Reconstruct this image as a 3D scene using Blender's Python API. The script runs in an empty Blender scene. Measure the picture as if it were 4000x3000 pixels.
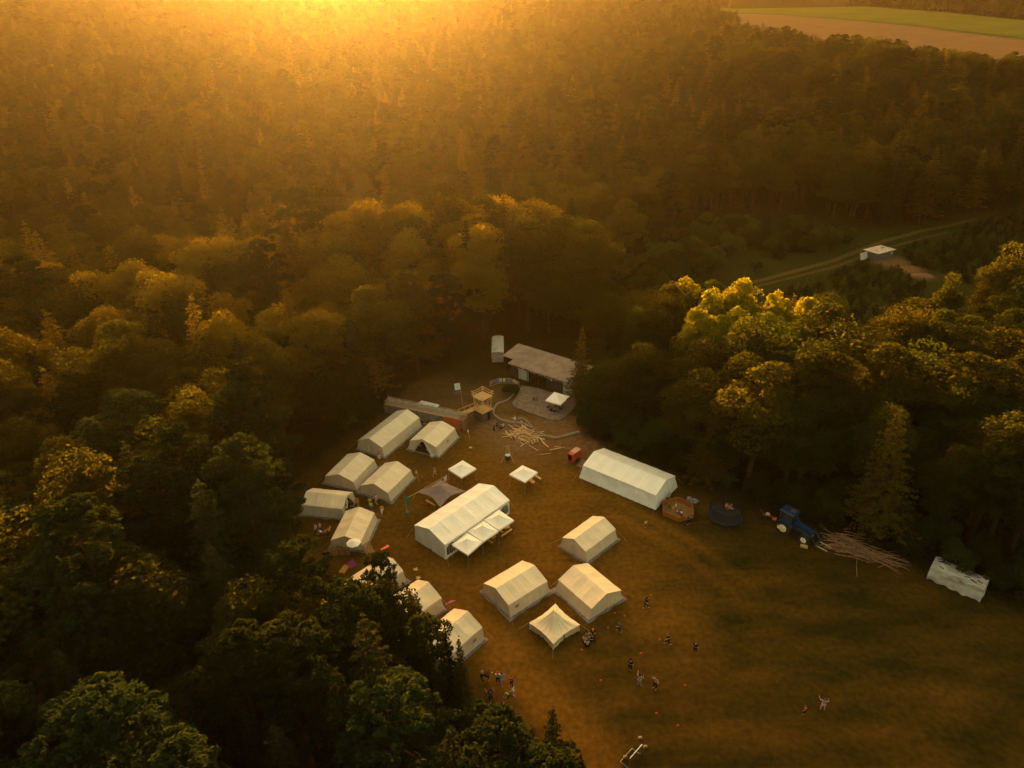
import bpy, bmesh, math, random
import numpy as np
from mathutils import Vector, Matrix, noise
R = math.radians
PI = math.pi
random.seed(7)
rng = np.random.default_rng(7)
S = bpy.context.scene
COL = S.collection

# ------------------------------------------------------------------ camera
H, F, PITCH, ROLL = 63.0, 2774.0, R(28.08), R(-1.07)
cp, sp, cr, sr = math.cos(PITCH), math.sin(PITCH), math.cos(ROLL), math.sin(ROLL)


def W(px, py, z=0.0):
    """point at height z that the photograph shows at (px, py) of 4000 x 3000"""
    X, Y = px - 2000, py - 1500
    X, Y = X * cr + Y * sr, -X * sr + Y * cr
    dx, dy, dz = X, F * cp - Y * sp, -F * sp - Y * cp
    t = (z - H) / dz
    return Vector((dx * t, dy * t, z))


def proj(x, y, z):
    z = z - H
    d = y * cp - z * sp
    if d < 1:
        return (-9999, -9999)
    u = y * sp + z * cp
    X, Y = F * x / d, -F * u / d
    return 2000 + X * cr - Y * sr, 1500 + X * sr + Y * cr


cd = bpy.data.cameras.new('camera')
cam = bpy.data.objects.new('camera', cd)
COL.objects.link(cam)
cd.sensor_width = 36
cd.lens = F / 4000 * 36
cd.clip_start, cd.clip_end = 0.5, 20000
right = Vector((1, 0, 0))
fwd = Vector((0, cp, -sp))
up = Vector((0, sp, cp))
# image axes tilted by the roll
r2 = right * cr + up * sr
u2 = up * cr - right * sr
# columns: x right, y up, z back
M = Matrix((r2, u2, -fwd)).transposed().to_4x4()
cam.matrix_world = Matrix.Translation((0, 0, H)) @ M
S.camera = cam


# ------------------------------------------------------------------ helpers
def link(o, parent=None):
    COL.objects.link(o)
    if parent is not None:
        o.parent = parent
    return o


def tag(o, label=None, cat=None, group=None, kind=None):
    if label:
        o['label'] = label
    if cat:
        o['category'] = cat
    if group:
        o['group'] = group
    if kind:
        o['kind'] = kind
    return o


def thing(name, label, cat, loc=(0, 0, 0), rz=0.0, group=None):
    o = bpy.data.objects.new(name, None)
    o.empty_display_size = 0.3
    o.location = loc
    o.rotation_euler = (0, 0, rz)
    link(o)
    return tag(o, label, cat, group)


def copy_tree(o, parent=None):
    c = o.copy()
    COL.objects.link(c)
    c.parent = parent
    for ch in list(o.children):
        copy_tree(ch, c)
    return c


class MB:
    """collects verts and faces, then links them as ONE mesh object"""

    def __init__(s):
        s.v, s.f = [], []

    def add(s, vs, fs):
        n = len(s.v)
        s.v += [tuple(p) for p in vs]
        s.f += [tuple(i + n for i in f) for f in fs]
        return s

    def box(s, c, d, rz=0.0, M=None):
        x, y, z = d[0] / 2, d[1] / 2, d[2] / 2
        ps = [Vector((a * x, b * y, e * z)) for a in (-1, 1) for b in (-1, 1) for e in (-1, 1)]
        if M is None:
            M = Matrix.Rotation(rz, 3, 'Z')
        c = Vector(c)
        ps = [M @ p + c for p in ps]
        return s.add(ps, [(0, 1, 3, 2), (4, 6, 7, 5), (0, 4, 5, 1), (2, 3, 7, 6), (0, 2, 6, 4), (1, 5, 7, 3)])

    def bar(s, a, b, r, n=6, r1=None):
        a, b = Vector(a), Vector(b)
        d = (b - a)
        if d.length < 1e-6:
            return s
        d.normalize()
        u = d.orthogonal().normalized()
        w = d.cross(u)
        r1 = r if r1 is None else r1
        vs = []
        for p, q in ((a, r), (b, r1)):
            for k in range(n):
                t = 2 * PI * k / n
                vs.append(p + (u * math.cos(t) + w * math.sin(t)) * q)
        fs = [(k, (k + 1) % n, n + (k + 1) % n, n + k) for k in range(n)]
        fs += [tuple(range(n - 1, -1, -1)), tuple(range(n, 2 * n))]
        return s.add(vs, fs)

    def tube(s, pts, r, n=6):
        for a, b in zip(pts[:-1], pts[1:]):
            s.bar(a, b, r, n)
        return s

    def plank(s, a, b, w, t):
        a, b = Vector(a), Vector(b)
        d = b - a
        L = d.length
        d.normalize()
        side = d.cross(Vector((0, 0, 1)))
        if side.length < 1e-4:
            side = Vector((1, 0, 0))
        side.normalize()
        nrm = side.cross(d)
        Mx = Matrix((d, side, nrm)).transposed()
        return s.box((a + b) / 2, (L, w, t), M=Mx)

    def disc(s, c, r, h, n=20, r1=None):
        c = Vector(c)
        return s.bar(c, c + Vector((0, 0, h)), r, n, r1)

    def grid(s, fn, nu, nv, skip=None):
        n0 = len(s.v)
        for i in range(nu + 1):
            for j in range(nv + 1):
                s.v.append(tuple(fn(i / nu, j / nv)))
        for i in range(nu):
            for j in range(nv):
                if skip and skip((i + .5) / nu, (j + .5) / nv):
                    continue
                a = n0 + i * (nv + 1) + j
                s.f.append((a, a + nv + 1, a + nv + 2, a + 1))
        return s

    def sphere(s, c, r, n=10, m=6, sc=(1, 1, 1), jit=0.0):
        c = Vector(c)
        n0 = len(s.v)
        for i in range(m + 1):
            th = PI * i / m
            for k in range(n):
                ph = 2 * PI * k / n
                q = 1 + jit * (random.random() - .5)
                s.v.append(tuple(c + Vector((math.sin(th) * math.cos(ph) * r * sc[0] * q, math.sin(th) * math.sin(ph) * r * sc[1] * q, math.cos(th) * r * sc[2] * q))))
        for i in range(m):
            for k in range(n):
                a, b = n0 + i * n + k, n0 + i * n + (k + 1) % n
                s.f.append((a, a + n, b + n, b))
        return s

    def build(s, name, mat, parent=None, smooth=False, label=None):
        me = bpy.data.meshes.new(name)
        me.from_pydata(s.v, [], s.f)
        me.validate()
        me.update()
        if smooth:
            me.shade_smooth()
        o = bpy.data.objects.new(name, me)
        if mat:
            me.materials.append(mat)
        link(o, parent)
        if label:
            o['label'] = label
        return o


# ------------------------------------------------------------------ materials
def new_mat(name):
    m = bpy.data.materials.new(name)
    m.use_nodes = True
    nt = m.node_tree
    nt.nodes.clear()
    return m, nt, nt.nodes, nt.links


def mat(name, c1, c2=None, scale=4.0, rough=0.8, detail=4, metal=0.0, bump=0.0, coord='Object', stretch=(1, 1, 1), ramp=(.35, .65), spec=.3, rnd=0.0):
    m, nt, N, L = new_mat(name)
    out = N.new('ShaderNodeOutputMaterial')
    p = N.new('ShaderNodeBsdfPrincipled')
    p.inputs['Roughness'].default_value = rough
    p.inputs['Metallic'].default_value = metal
    p.inputs['Specular IOR Level'].default_value = spec if rough < .9 else 0
    L.new(p.outputs[0], out.inputs[0])
    c2 = c2 or tuple(x * .8 for x in c1)
    tc = N.new('ShaderNodeTexCoord')
    mp = N.new('ShaderNodeMapping')
    mp.inputs['Scale'].default_value = stretch
    L.new(tc.outputs[coord], mp.inputs[0])
    nz = N.new('ShaderNodeTexNoise')
    nz.inputs['Scale'].default_value = scale
    nz.inputs['Detail'].default_value = detail
    L.new(mp.outputs[0], nz.inputs['Vector'])
    cr_ = N.new('ShaderNodeValToRGB')
    cr_.color_ramp.elements[0].position = ramp[0]
    cr_.color_ramp.elements[1].position = ramp[1]
    cr_.color_ramp.elements[0].color = (*c2, 1)
    cr_.color_ramp.elements[1].color = (*c1, 1)
    L.new(nz.outputs['Fac'], cr_.inputs[0])
    col = cr_.outputs[0]
    if rnd > 0:
        oi = N.new('ShaderNodeObjectInfo')
        hs = N.new('ShaderNodeHueSaturation')
        mr = N.new('ShaderNodeMapRange')
        mr.inputs['To Min'].default_value = 1 - rnd
        mr.inputs['To Max'].default_value = 1 + rnd
        L.new(oi.outputs['Random'], mr.inputs[0])
        L.new(mr.outputs[0], hs.inputs['Value'])
        L.new(col, hs.inputs['Color'])
        col = hs.outputs[0]
    L.new(col, p.inputs['Base Color'])
    if bump > 0:
        b = N.new('ShaderNodeBump')
        b.inputs['Strength'].default_value = bump
        b.inputs['Distance'].default_value = .1
        L.new(nz.outputs['Fac'], b.inputs['Height'])
        L.new(b.outputs[0], p.inputs['Normal'])
    return m


def leaf_mat(name, ca, cb, trans, tcol, val=.35):
    """foliage: tint differs from tree to tree and clump to clump; light passes through the leaves"""
    m, nt, N, L = new_mat(name)
    out = N.new('ShaderNodeOutputMaterial')
    tc = N.new('ShaderNodeTexCoord')
    nz = N.new('ShaderNodeTexNoise')
    nz.inputs['Scale'].default_value = .9
    nz.inputs['Detail'].default_value = 3
    L.new(tc.outputs['Object'], nz.inputs['Vector'])
    oi = N.new('ShaderNodeObjectInfo')
    mx = N.new('ShaderNodeMix')
    mx.data_type = 'RGBA'
    mx.inputs[6].default_value = (*ca, 1)
    mx.inputs[7].default_value = (*cb, 1)
    ad = N.new('ShaderNodeMath')
    ad.operation = 'MULTIPLY_ADD'
    ad.inputs[1].default_value = .5
    L.new(oi.outputs['Random'], ad.inputs[0])
    sc = N.new('ShaderNodeMath')
    sc.operation = 'MULTIPLY'
    sc.inputs[1].default_value = .5
    L.new(nz.outputs['Fac'], sc.inputs[0])
    L.new(sc.outputs[0], ad.inputs[2])
    L.new(ad.outputs[0], mx.inputs[0])
    # brightness by tree
    wn = N.new('ShaderNodeTexWhiteNoise')
    wn.noise_dimensions = '1D'
    L.new(oi.outputs['Random'], wn.inputs['W'])
    mr = N.new('ShaderNodeMapRange')
    mr.inputs['To Min'].default_value = 1 - val
    mr.inputs['To Max'].default_value = 1 + val
    L.new(wn.outputs['Value'], mr.inputs[0])
    hs = N.new('ShaderNodeHueSaturation')
    L.new(mx.outputs[2], hs.inputs['Color'])
    L.new(mr.outputs[0], hs.inputs['Value'])
    d = N.new('ShaderNodeBsdfDiffuse')
    t = N.new('ShaderNodeBsdfTranslucent')
    L.new(hs.outputs[0], d.inputs[0])
    tm = N.new('ShaderNodeMix')
    tm.data_type = 'RGBA'
    tm.blend_type = 'MULTIPLY'
    tm.inputs[0].default_value = 1
    L.new(hs.outputs[0], tm.inputs[6])
    tm.inputs[7].default_value = (*tcol, 1)
    L.new(tm.outputs[2], t.inputs[0])
    ms = N.new('ShaderNodeMixShader')
    ms.inputs[0].default_value = trans
    L.new(d.outputs[0], ms.inputs[1])
    L.new(t.outputs[0], ms.inputs[2])
    L.new(ms.outputs[0], out.inputs[0])
    return m


LM = {
    'broad': leaf_mat('broadleaf foliage', (.011, .021, .005), (.034, .030, .005), .47, (3.0, 2.2, .6)),
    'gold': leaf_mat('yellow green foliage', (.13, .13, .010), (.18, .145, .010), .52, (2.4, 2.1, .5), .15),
    'pine': leaf_mat('pine foliage', (.009, .016, .006), (.017, .021, .006), .28, (2.5, 1.9, .7)),
    'spruce': leaf_mat('spruce foliage', (.010, .016, .006), (.020, .021, .006), .30, (2.6, 1.8, .6)),
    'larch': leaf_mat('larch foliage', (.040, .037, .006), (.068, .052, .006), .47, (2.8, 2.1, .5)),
    'warm': leaf_mat('sun-painted broadleaf foliage', (.060, .050, .006), (.105, .075, .007), .50, (2.6, 2.1, .5)),  # low sun on the belt painted into the leaf colour
    'bush': leaf_mat('bush foliage', (.020, .032, .008), (.036, .044, .009), .35, (2.3, 2.0, .8)),
}
BARK = mat('bark', (.055, .035, .02), (.025, .017, .011), 6, .9, stretch=(1, 1, .2))
PBARK = mat('pine bark', (.045, .026, .015), (.022, .014, .009), 5, .9, stretch=(1, 1, .3))


# ------------------------------------------------------------------ terrain
def sstep(a, b, x):
    t = min(1, max(0, (x - a) / (b - a)))
    return t * t * (3 - 2 * t)


def hgt(x, y):
    r = math.hypot(x, y)
    if r < 110 or y < -50:
        return 0.0
    az = math.degrees(math.atan2(x, y))
    lf = sstep(4, -5, az)             # left side
    rt = 1 - lf
    n = noise.noise((x * .006, y * .006, 3.1)) * 7 + noise.noise((x * .018, y * .018, 1.1)) * 2.5
    n *= sstep(190, 320, r)
    ravine = -21 * math.exp(-((r - 245 - 12 * math.sin(az * .15)) / 42.0) ** 2) * lf
    ridge_w = sstep(-36, -17, az)
    hl = (27 * sstep(275, 560, r) * (.2 + .8 * ridge_w) - 20 * sstep(580, 700, r) * ridge_w + 98 * sstep(660, 1150, r)) * lf
    hr = (20 * sstep(225, 410, r) + 32 * min(1, max(0, (r - 400) / 800.0)) + 95 * sstep(1290, 1900, r)) * rt
    hr += 45 * sstep(16, 8, az) * sstep(450, 1200, r) * rt
    return n * (1 if az < 10 or r < 500 else .2) + ravine + hl + hr


def poly_px(pts, z=0.0):
    return [tuple(W(a, b, z)[:2]) for a, b in pts]


def inside(x, y, poly):
    c = False
    j = len(poly) - 1
    for i in range(len(poly)):
        xi, yi = poly[i]
        xj, yj = poly[j]
        if (yi > y) != (yj > y) and x < (xj - xi) * (y - yi) / (yj - yi) + xi:
            c = not c
        j = i
    return c


# ground edge of the clearing and the plantation (where tree trunks stop)
CLEAR_PX = [(1480, 1620), (1260, 1790), (1160, 1890), (1120, 2060), (1200, 2230), (1330, 2330), (1440, 2440), (1660, 2560), (1850, 2700),
            (2050, 2870), (2260, 3100), (2600, 3700), (4700, 3700), (4600, 2700), (4300, 2500), (4000, 2390), (3800, 2290), (3500, 2190), (3300, 2090),
            (3100, 2040), (2870, 1965), (2650, 1860), (2400, 1760), (2270, 1700), (2290, 1600), (2310, 1450), (2330, 1405), (2700, 1420), (3250, 1440), (3400, 1500),
            (3700, 1420), (3900, 1340), (4500, 1200), (4600, 760), (4000, 850), (3700, 872), (3420, 905), (3300, 890), (3000, 850), (2700, 850), (2560, 950), (2440, 1080),
            (2380, 1230), (2330, 1330), (2150, 1315), (1950, 1335), (1750, 1440), (1600, 1500)]
CLEAR = poly_px(CLEAR_PX)
# what no crown may cover, in the photograph's frame
SEE = [[(1500, 1570), (1420, 1680), (1230, 1800), (1160, 1900), (1155, 2080), (1240, 2150), (1290, 2240), (1420, 2235), (1500, 2300), (1560, 2340), (1700, 2450),
        (1840, 2560), (1870, 2650), (1950, 2760), (2100, 2840), (2260, 2840), (2320, 3010), (4010, 3010), (4010, 2430), (3500, 2215), (3100, 2060), (2870, 1975), (2640, 1870),
        (2370, 1750), (2290, 1710), (2245, 1600), (2240, 1440), (2080, 1345), (1970, 1330), (1930, 1305), (1915, 1400), (1850, 1450), (1700, 1470), (1580, 1540)],
       [(2430, 1120), (2470, 1010), (2560, 930), (2720, 865), (3000, 870), (3300, 900), (3420, 915), (3700, 885), (4010, 865), (4010, 940), (3830, 960), (3700, 1060), (3600, 1160), (3500, 1230), (3330, 1190),
        (3200, 1130), (3050, 1090), (2900, 1060), (2760, 1080), (2640, 1070), (2540, 1080)],
       [(2800, -50), (3230, -50), (3300, 5), (3600, 28), (4020, 62), (4020, 190), (3900, 205), (3600, 165), (3400, 128), (3150, 128), (3050, 80), (2880, 30)]]
BARN = poly_px([(1930, 1340), (2080, 1330), (2360, 1420), (2290, 1560), (1960, 1450)])
FIELD_AZ = 7.0


def field_end(az):
    return float(np.interp(az, [23, 27, 34, 45], [1235, 1120, 900, 840]))


def field_r(az):
    if az < 14:
        return 1e9
    return float(np.interp(az, [14, 15, 16.5, 18.5, 25, 33, 60], [1100, 850, 680, 585, 500, 470, 430]))


# ------------------------------------------------------------------ tree prototypes
def leaf_quads(C, Nn, size, aspect, rs):
    """numpy: diamond shaped leaf clumps at C facing about Nn"""
    n = len(C)
    Nn = Nn + rs.normal(0, .55, (n, 3))
    Nn /= np.linalg.norm(Nn, axis=1)[:, None] + 1e-9
    T = np.cross(Nn, rs.normal(0, 1, (n, 3)))
    T /= np.linalg.norm(T, axis=1)[:, None] + 1e-9
    B = np.cross(Nn, T)
    s = size * rs.uniform(.6, 1.35, n)[:, None]
    a = C + T * s
    b = C + B * s * aspect + Nn * s * .25
    c = C - T * s
    d = C - B * s * aspect + Nn * s * .25
    return np.stack([a, b, c, d], 1).reshape(-1, 3)


def np_mesh(name, V, mat_):
    n = len(V) // 4
    me = bpy.data.meshes.new(name)
    me.vertices.add(len(V))
    me.vertices.foreach_set('co', V.astype(np.float32).ravel())
    me.loops.add(n * 4)
    me.loops.foreach_set('vertex_index', np.arange(n * 4, dtype=np.int32))
    me.polygons.add(n)
    me.polygons.foreach_set('loop_start', np.arange(0, n * 4, 4, dtype=np.int32))
    me.polygons.foreach_set('loop_total', np.full(n, 4, dtype=np.int32))
    me.materials.append(mat_)
    me.update()
    me.validate()
    return me


def trunk_mesh(name, h, r, limbs, mat_, bend=.1):
    mb = MB()
    pts = []
    k = 7
    for i in range(k + 1):
        t = i / k
        pts.append(Vector((math.sin(t * 2.1) * bend, math.cos(t * 1.7) * bend - bend, h * t)))
    for i in range(k):
        mb.bar(pts[i], pts[i + 1], r * (1 - .85 * i / k), 6, r * (1 - .85 * (i + 1) / k))
    for a, b, q in limbs:
        mid = (Vector(a) + Vector(b)) / 2 + Vector((0, 0, .12 * (Vector(b) - Vector(a)).length))
        mb.bar(a, mid, q, 4, q * .7)
        mb.bar(mid, b, q * .7, 4, q * .3)
    me = bpy.data.meshes.new(name)
    me.from_pydata(mb.v, [], mb.f)
    me.materials.append(mat_)
    me.update()
    return me


def broad_tree(seed, h, rad, base, nl, nleaf, lm, size=.27, up=1.0, lf=1.0):
    rs = np.random.default_rng(seed)
    cz = (h + base) / 2
    hz = (h - base) / 2
    lobes = []
    for i in range(nl):
        d = rs.normal(0, 1, 3)
        d /= np.linalg.norm(d)
        if d[2] < -.5:
            d[2] *= -.6
        q = rs.uniform(.45, .80)
        taper = 1 - .28 * max(0, d[2])
        c = np.array([d[0] * rad * q * taper, d[1] * rad * q * taper, cz + d[2] * hz * q * 1.02])
        lobes.append((c, rad * rs.uniform(.20, .44) * lf))
    V = []
    for c, lr in lobes:
        m = int(nleaf / nl)
        d = rs.normal(0, 1, (m, 3))
        d /= np.linalg.norm(d, axis=1)[:, None]
        d[:, 2] = np.where(d[:, 2] < -.35, -d[:, 2] * .7, d[:, 2])
        rr = lr * (rs.uniform(.55, 1.12, m) ** .6)[:, None]
        C = c + d * rr * np.array([1, 1, .85 * up])
        V.append(leaf_quads(C, d, size, .62, rs))
    limbs = []
    for c, lr in lobes[:14]:
        z0 = base * .8 + (c[2] - base) * .45
        limbs.append(((0, 0, min(h * .8, max(base * .6, z0))), tuple(c), .11))
    return np_mesh('crown', np.concatenate(V), LM[lm]), trunk_mesh('trunk', h * .85, .30, limbs, BARK)


def pine_tree(seed, h, rad, base, nl, nleaf, lm='pine'):
    rs = np.random.default_rng(seed)
    V, limbs = [], []
    for i in range(nl):
        t = i / (nl - 1)
        z = base + (h - base) * t ** .8
        reach = rad * (1 - .75 * t ** 2.2) * rs.uniform(.35, 1)
        a = i * 2.4 + rs.uniform(-.4, .4)
        c = np.array([math.cos(a) * reach, math.sin(a) * reach, z + reach * .15])
        lr = rad * rs.uniform(.26, .40) * (1.0 - .3 * t)
        m = int(nleaf / nl)
        # tufts on upturned twig ends
        nt_ = 16
        tc_ = rs.normal(0, 1, (nt_, 3))
        tc_ /= np.linalg.norm(tc_, axis=1)[:, None]
        tc_[:, 2] = np.abs(tc_[:, 2]) * .6
        k = rs.integers(0, nt_, m)
        d = rs.normal(0, 1, (m, 3))
        d /= np.linalg.norm(d, axis=1)[:, None]
        C = c + tc_[k] * lr + d * lr * .36 * rs.uniform(.3, 1, m)[:, None]
        V.append(leaf_quads(C, d, .17, .42, rs))
        limbs.append(((0, 0, min(h * .84, z - reach * .25)), (c[0] * .7, c[1] * .7, min(c[2], h * .84) - .1), .035))
    return np_mesh('crown', np.concatenate(V), LM[lm]), trunk_mesh('trunk', h * .90, .22, limbs, PBARK, .12)


def spruce_tree(seed, h, rad, base, layers, nb, per, lm='spruce', droop=.32, size=.26, ragged=.25):
    rs = np.random.default_rng(seed)
    V, limbs = [], []
    for i in range(layers):
        t = (i + rs.uniform(-.25, .25)) / layers
        t = min(max(t, 0), .985)
        z = base + (h - base) * t
        Lb = rad * (1 - t) ** .85 + .22
        nbb = max(3, int(nb * (1 - .5 * t)))
        for b in range(nbb):
            a = 2 * PI * (b + rs.uniform(-.3, .3)) / nbb + i * 1.1
            L_ = Lb * rs.uniform(1 - ragged * 1.4, 1 + ragged * .6)
            m = max(4, int(per * L_ / rad))
            s = rs.uniform(.1, 1, m) ** .7
            w = (1.05 - s) * L_ * .33 + .08
            off = rs.uniform(-1, 1, m) * w
            x = s * L_
            zz = z - droop * x * (1.1 - .5 * s) - np.abs(off) * .25 + rs.normal(0, .05, m)
            C = np.stack([x * math.cos(a) - off * math.sin(a), x * math.sin(a) + off * math.cos(a), zz], 1)
            Nn = np.stack([np.full(m, math.cos(a) * .45), np.full(m, math.sin(a) * .45), np.full(m, .8)], 1)
            V.append(leaf_quads(C, Nn, size, .45, rs))
            if b % 2 == 0:
                limbs.append(((0, 0, z), (math.cos(a) * L_ * .8, math.sin(a) * L_ * .8, z - droop * L_ * .7), .035))
    # leader
    m = 14
    C = np.stack([rs.normal(0, .07, m), rs.normal(0, .07, m), rs.uniform(h - .9, h + .25, m)], 1)
    V.append(leaf_quads(C, rs.normal(0, 1, (m, 3)), .16, .45, rs))
    return np_mesh('crown', np.concatenate(V), LM[lm]), trunk_mesh('trunk', h * .98, .22, limbs, BARK, .08)


PROTO = {
    'broadleaf_tree': [broad_tree(1, 19, 4.6, 2.5, 60, 15000, 'broad', .175), broad_tree(2, 21, 4.0, 3, 54, 14000, 'broad', .175, up=1.15), broad_tree(3, 17, 5.0, 2, 66, 15500, 'broad', .175),
                       broad_tree(14, 20, 3.4, 2.5, 48, 12000, 'broad', .175, up=1.3),
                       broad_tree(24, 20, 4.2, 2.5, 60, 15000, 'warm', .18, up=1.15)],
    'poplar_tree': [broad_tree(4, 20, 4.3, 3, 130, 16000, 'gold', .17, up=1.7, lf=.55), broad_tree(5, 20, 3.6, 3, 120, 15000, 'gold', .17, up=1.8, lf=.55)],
    'pine_tree': [pine_tree(6, 21, 3.3, 7, 28, 12500), pine_tree(7, 19, 3.8, 5, 30, 14000), pine_tree(17, 22, 3.0, 11, 24, 11000)],
    'spruce_tree': [spruce_tree(8, 22, 3.1, 3, 32, 12, 40, size=.19), spruce_tree(9, 20, 2.6, 2.5, 32, 11, 38, size=.19, ragged=.35)],
    'larch_tree': [spruce_tree(10, 21, 3.2, 4, 30, 12, 36, 'larch', .12, .19, .4), spruce_tree(11, 19, 2.9, 3, 28, 12, 36, 'larch', .05, .20, .5)],
}
KIND_CAT = {'broadleaf_tree': 'broadleaf tree', 'poplar_tree': 'poplar', 'pine_tree': 'pine tree', 'spruce_tree': 'spruce', 'larch_tree': 'larch'}
PH = {k: [max(v.co.z for v in m[0].vertices) for m in ms] for k, ms in PROTO.items()}


def plant(kind, var, x, y, h, wid=1.0, rz=None, label='', group=None, lean=0.0):
    s = h / PH[kind][var]
    o = thing(kind, label, KIND_CAT[kind], (x, y, hgt(x, y) - .05), 0, group)
    o.rotation_euler = (lean * random.uniform(-1, 1), lean * random.uniform(-1, 1), random.uniform(0, 6.28) if rz is None else rz)
    o.scale = (s * wid, s * wid, s)
    cme, tme = PROTO[kind][var]
    c = link(bpy.data.objects.new('crown', cme), o)
    t = link(bpy.data.objects.new('trunk', tme), o)
    return o


def by_top(px, py, h):
    """foot of a tree of height h whose tip the photograph shows at (px, py)"""
    p = W(px, py, h)
    return p.x, p.y


# --- particular trees one can point at: (kind, variant, tip px, tip py, height, width, label)
SPEC = [
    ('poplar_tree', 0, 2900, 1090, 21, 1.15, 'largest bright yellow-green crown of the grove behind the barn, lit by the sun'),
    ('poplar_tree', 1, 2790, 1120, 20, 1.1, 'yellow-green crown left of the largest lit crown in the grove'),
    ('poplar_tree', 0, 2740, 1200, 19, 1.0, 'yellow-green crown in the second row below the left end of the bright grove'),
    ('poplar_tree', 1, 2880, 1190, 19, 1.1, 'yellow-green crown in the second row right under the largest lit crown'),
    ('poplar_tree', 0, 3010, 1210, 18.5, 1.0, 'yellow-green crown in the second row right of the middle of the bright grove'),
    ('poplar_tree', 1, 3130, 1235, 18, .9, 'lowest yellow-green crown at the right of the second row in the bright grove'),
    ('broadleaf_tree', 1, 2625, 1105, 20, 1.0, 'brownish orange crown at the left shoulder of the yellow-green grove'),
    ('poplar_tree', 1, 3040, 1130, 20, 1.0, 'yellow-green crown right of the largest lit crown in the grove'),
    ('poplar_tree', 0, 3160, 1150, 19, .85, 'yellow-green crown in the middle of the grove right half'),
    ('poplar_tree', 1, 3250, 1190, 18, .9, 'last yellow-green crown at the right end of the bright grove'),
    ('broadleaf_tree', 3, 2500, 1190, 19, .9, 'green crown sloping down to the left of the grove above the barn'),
    ('larch_tree', 1, 2275, 1268, 15.5, 1.05, 'small feathery yellow tree hanging over the right end of the barn roof'),
    ('broadleaf_tree', 0, 3960, 945, 22, 1.0, 'tall orange-lit crown at the right border above the plantation'),
    ('broadleaf_tree', 2, 3560, 1190, 19, 1.1, 'wide orange-tipped crown right of the yellow-green grove'),
    ('broadleaf_tree', 3, 3740, 1060, 21, .9, 'orange-green crown below the dirt mound of the plantation'),
    ('pine_tree', 1, 1470, 2150, 16, .85, 'green pine whose crown covers the small tent below the white parasol'),
    ('spruce_tree', 1, 1597, 2292, 17, .8, 'dark pointed spruce in front of the middle tent of the lower row'),
    ('spruce_tree', 0, 1630, 2325, 16, .6, 'short spruce tip just right of the pointed spruce in front of the tents'),
    ('spruce_tree', 1, 1733, 2415, 16, .7, 'dark spruce covering the left end of the lowest tent'),
    ('spruce_tree', 0, 1790, 2480, 15, .7, 'ragged dark spruce in front of the wall of the lowest tent'),
    ('pine_tree', 1, 1350, 2285, 20, 1.1, 'broad round pine crown below the purple rug'),
    ('pine_tree', 0, 1660, 2400, 17, 1.1, 'dense green pine between the two spruces in front of the tents'),
    ('spruce_tree', 0, 2160, 2755, 15, 1.0, 'wide dark spruce standing out into the meadow by the group of people'),
    ('pine_tree', 0, 1865, 2745, 14, 1.0, 'dark pine at the forest edge just left of the row of people'),
    ('spruce_tree', 1, 1905, 2850, 14, 1.1, 'dark spruce tip below the lowest dark figures'),
    ('pine_tree', 1, 1990, 2880, 13, 1.0, 'dark pine crown between the lowest dark figures and the wide spruce'),
    ('spruce_tree', 0, 2075, 2830, 14, 1.2, 'dark spruce directly left of the wide dark spruce'),
    ('spruce_tree', 1, 2090, 2950, 12, 1.0, 'dark spruce at the bottom border left of the bright pine'),
    ('pine_tree', 1, 2190, 2915, 14, 1.0, 'bright yellowish pine at the bottom border beside the dark spruce'),
    ('spruce_tree', 1, 2270, 2935, 12, .8, 'small dark spruce right of the bright pine at the bottom border'),
    ('larch_tree', 0, 1800, 565, 23, 1.15, 'pale golden larch rising alone behind the lit belt of trees'),
    ('larch_tree', 1, 1865, 590, 22, 1.1, 'second golden larch just right of the pale larch above the glow'),
    ('larch_tree', 0, 975, 810, 22, 1.2, 'lit golden conifer at the left end of the bright belt of trees'),
    ('broadleaf_tree', 4, 1270, 905, 22, 1.1, 'sunlit golden leafy crown in the middle of the lit belt of trees'),
    ('broadleaf_tree', 4, 1640, 800, 23, 1.2, 'sunlit golden leafy crown at the right end of the lit belt above the thin bare trunk'),
    ('larch_tree', 0, 860, 850, 22, 1.1, 'golden conifer left of the lit conifer of the bright belt'),
    ('larch_tree', 1, 745, 1060, 21, 1.3, 'feathery golden larch standing in the darker forest left of centre'),
    ('broadleaf_tree', 2, 3090, 285, 18, 1.1, 'round yellow-green crown on the wooded slope below the field'),
]
trees = []      # (score, kind, var, x, y, h, wid, label, group)
taken = []
for k, v, px, py, h, wd, lab in SPEC:
    if py > 700:
        x, y = by_top(px, py, h)
    else:       # on the far slope: walk out along the ray until the tip meets it
        r = 120
        while r < 700:
            q = W(px, py, 0)
            d = Vector((q.x, q.y, -H)).normalized()
            t = r / math.hypot(d.x, d.y)
            zz = H + d.z * t
            if zz < hgt(d.x * t, d.y * t) + h and r > 150:
                break
            r += 2
        x, y = d.x * t, d.y * t
    if k == 'poplar_tree':
        wd *= 1.2
    plant(k, v, x, y, h, wd, label=lab, group='single trees one can point at' if False else None)
    taken.append((x, y, (3.0 if k != 'poplar_tree' else 4.2) * wd))

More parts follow.
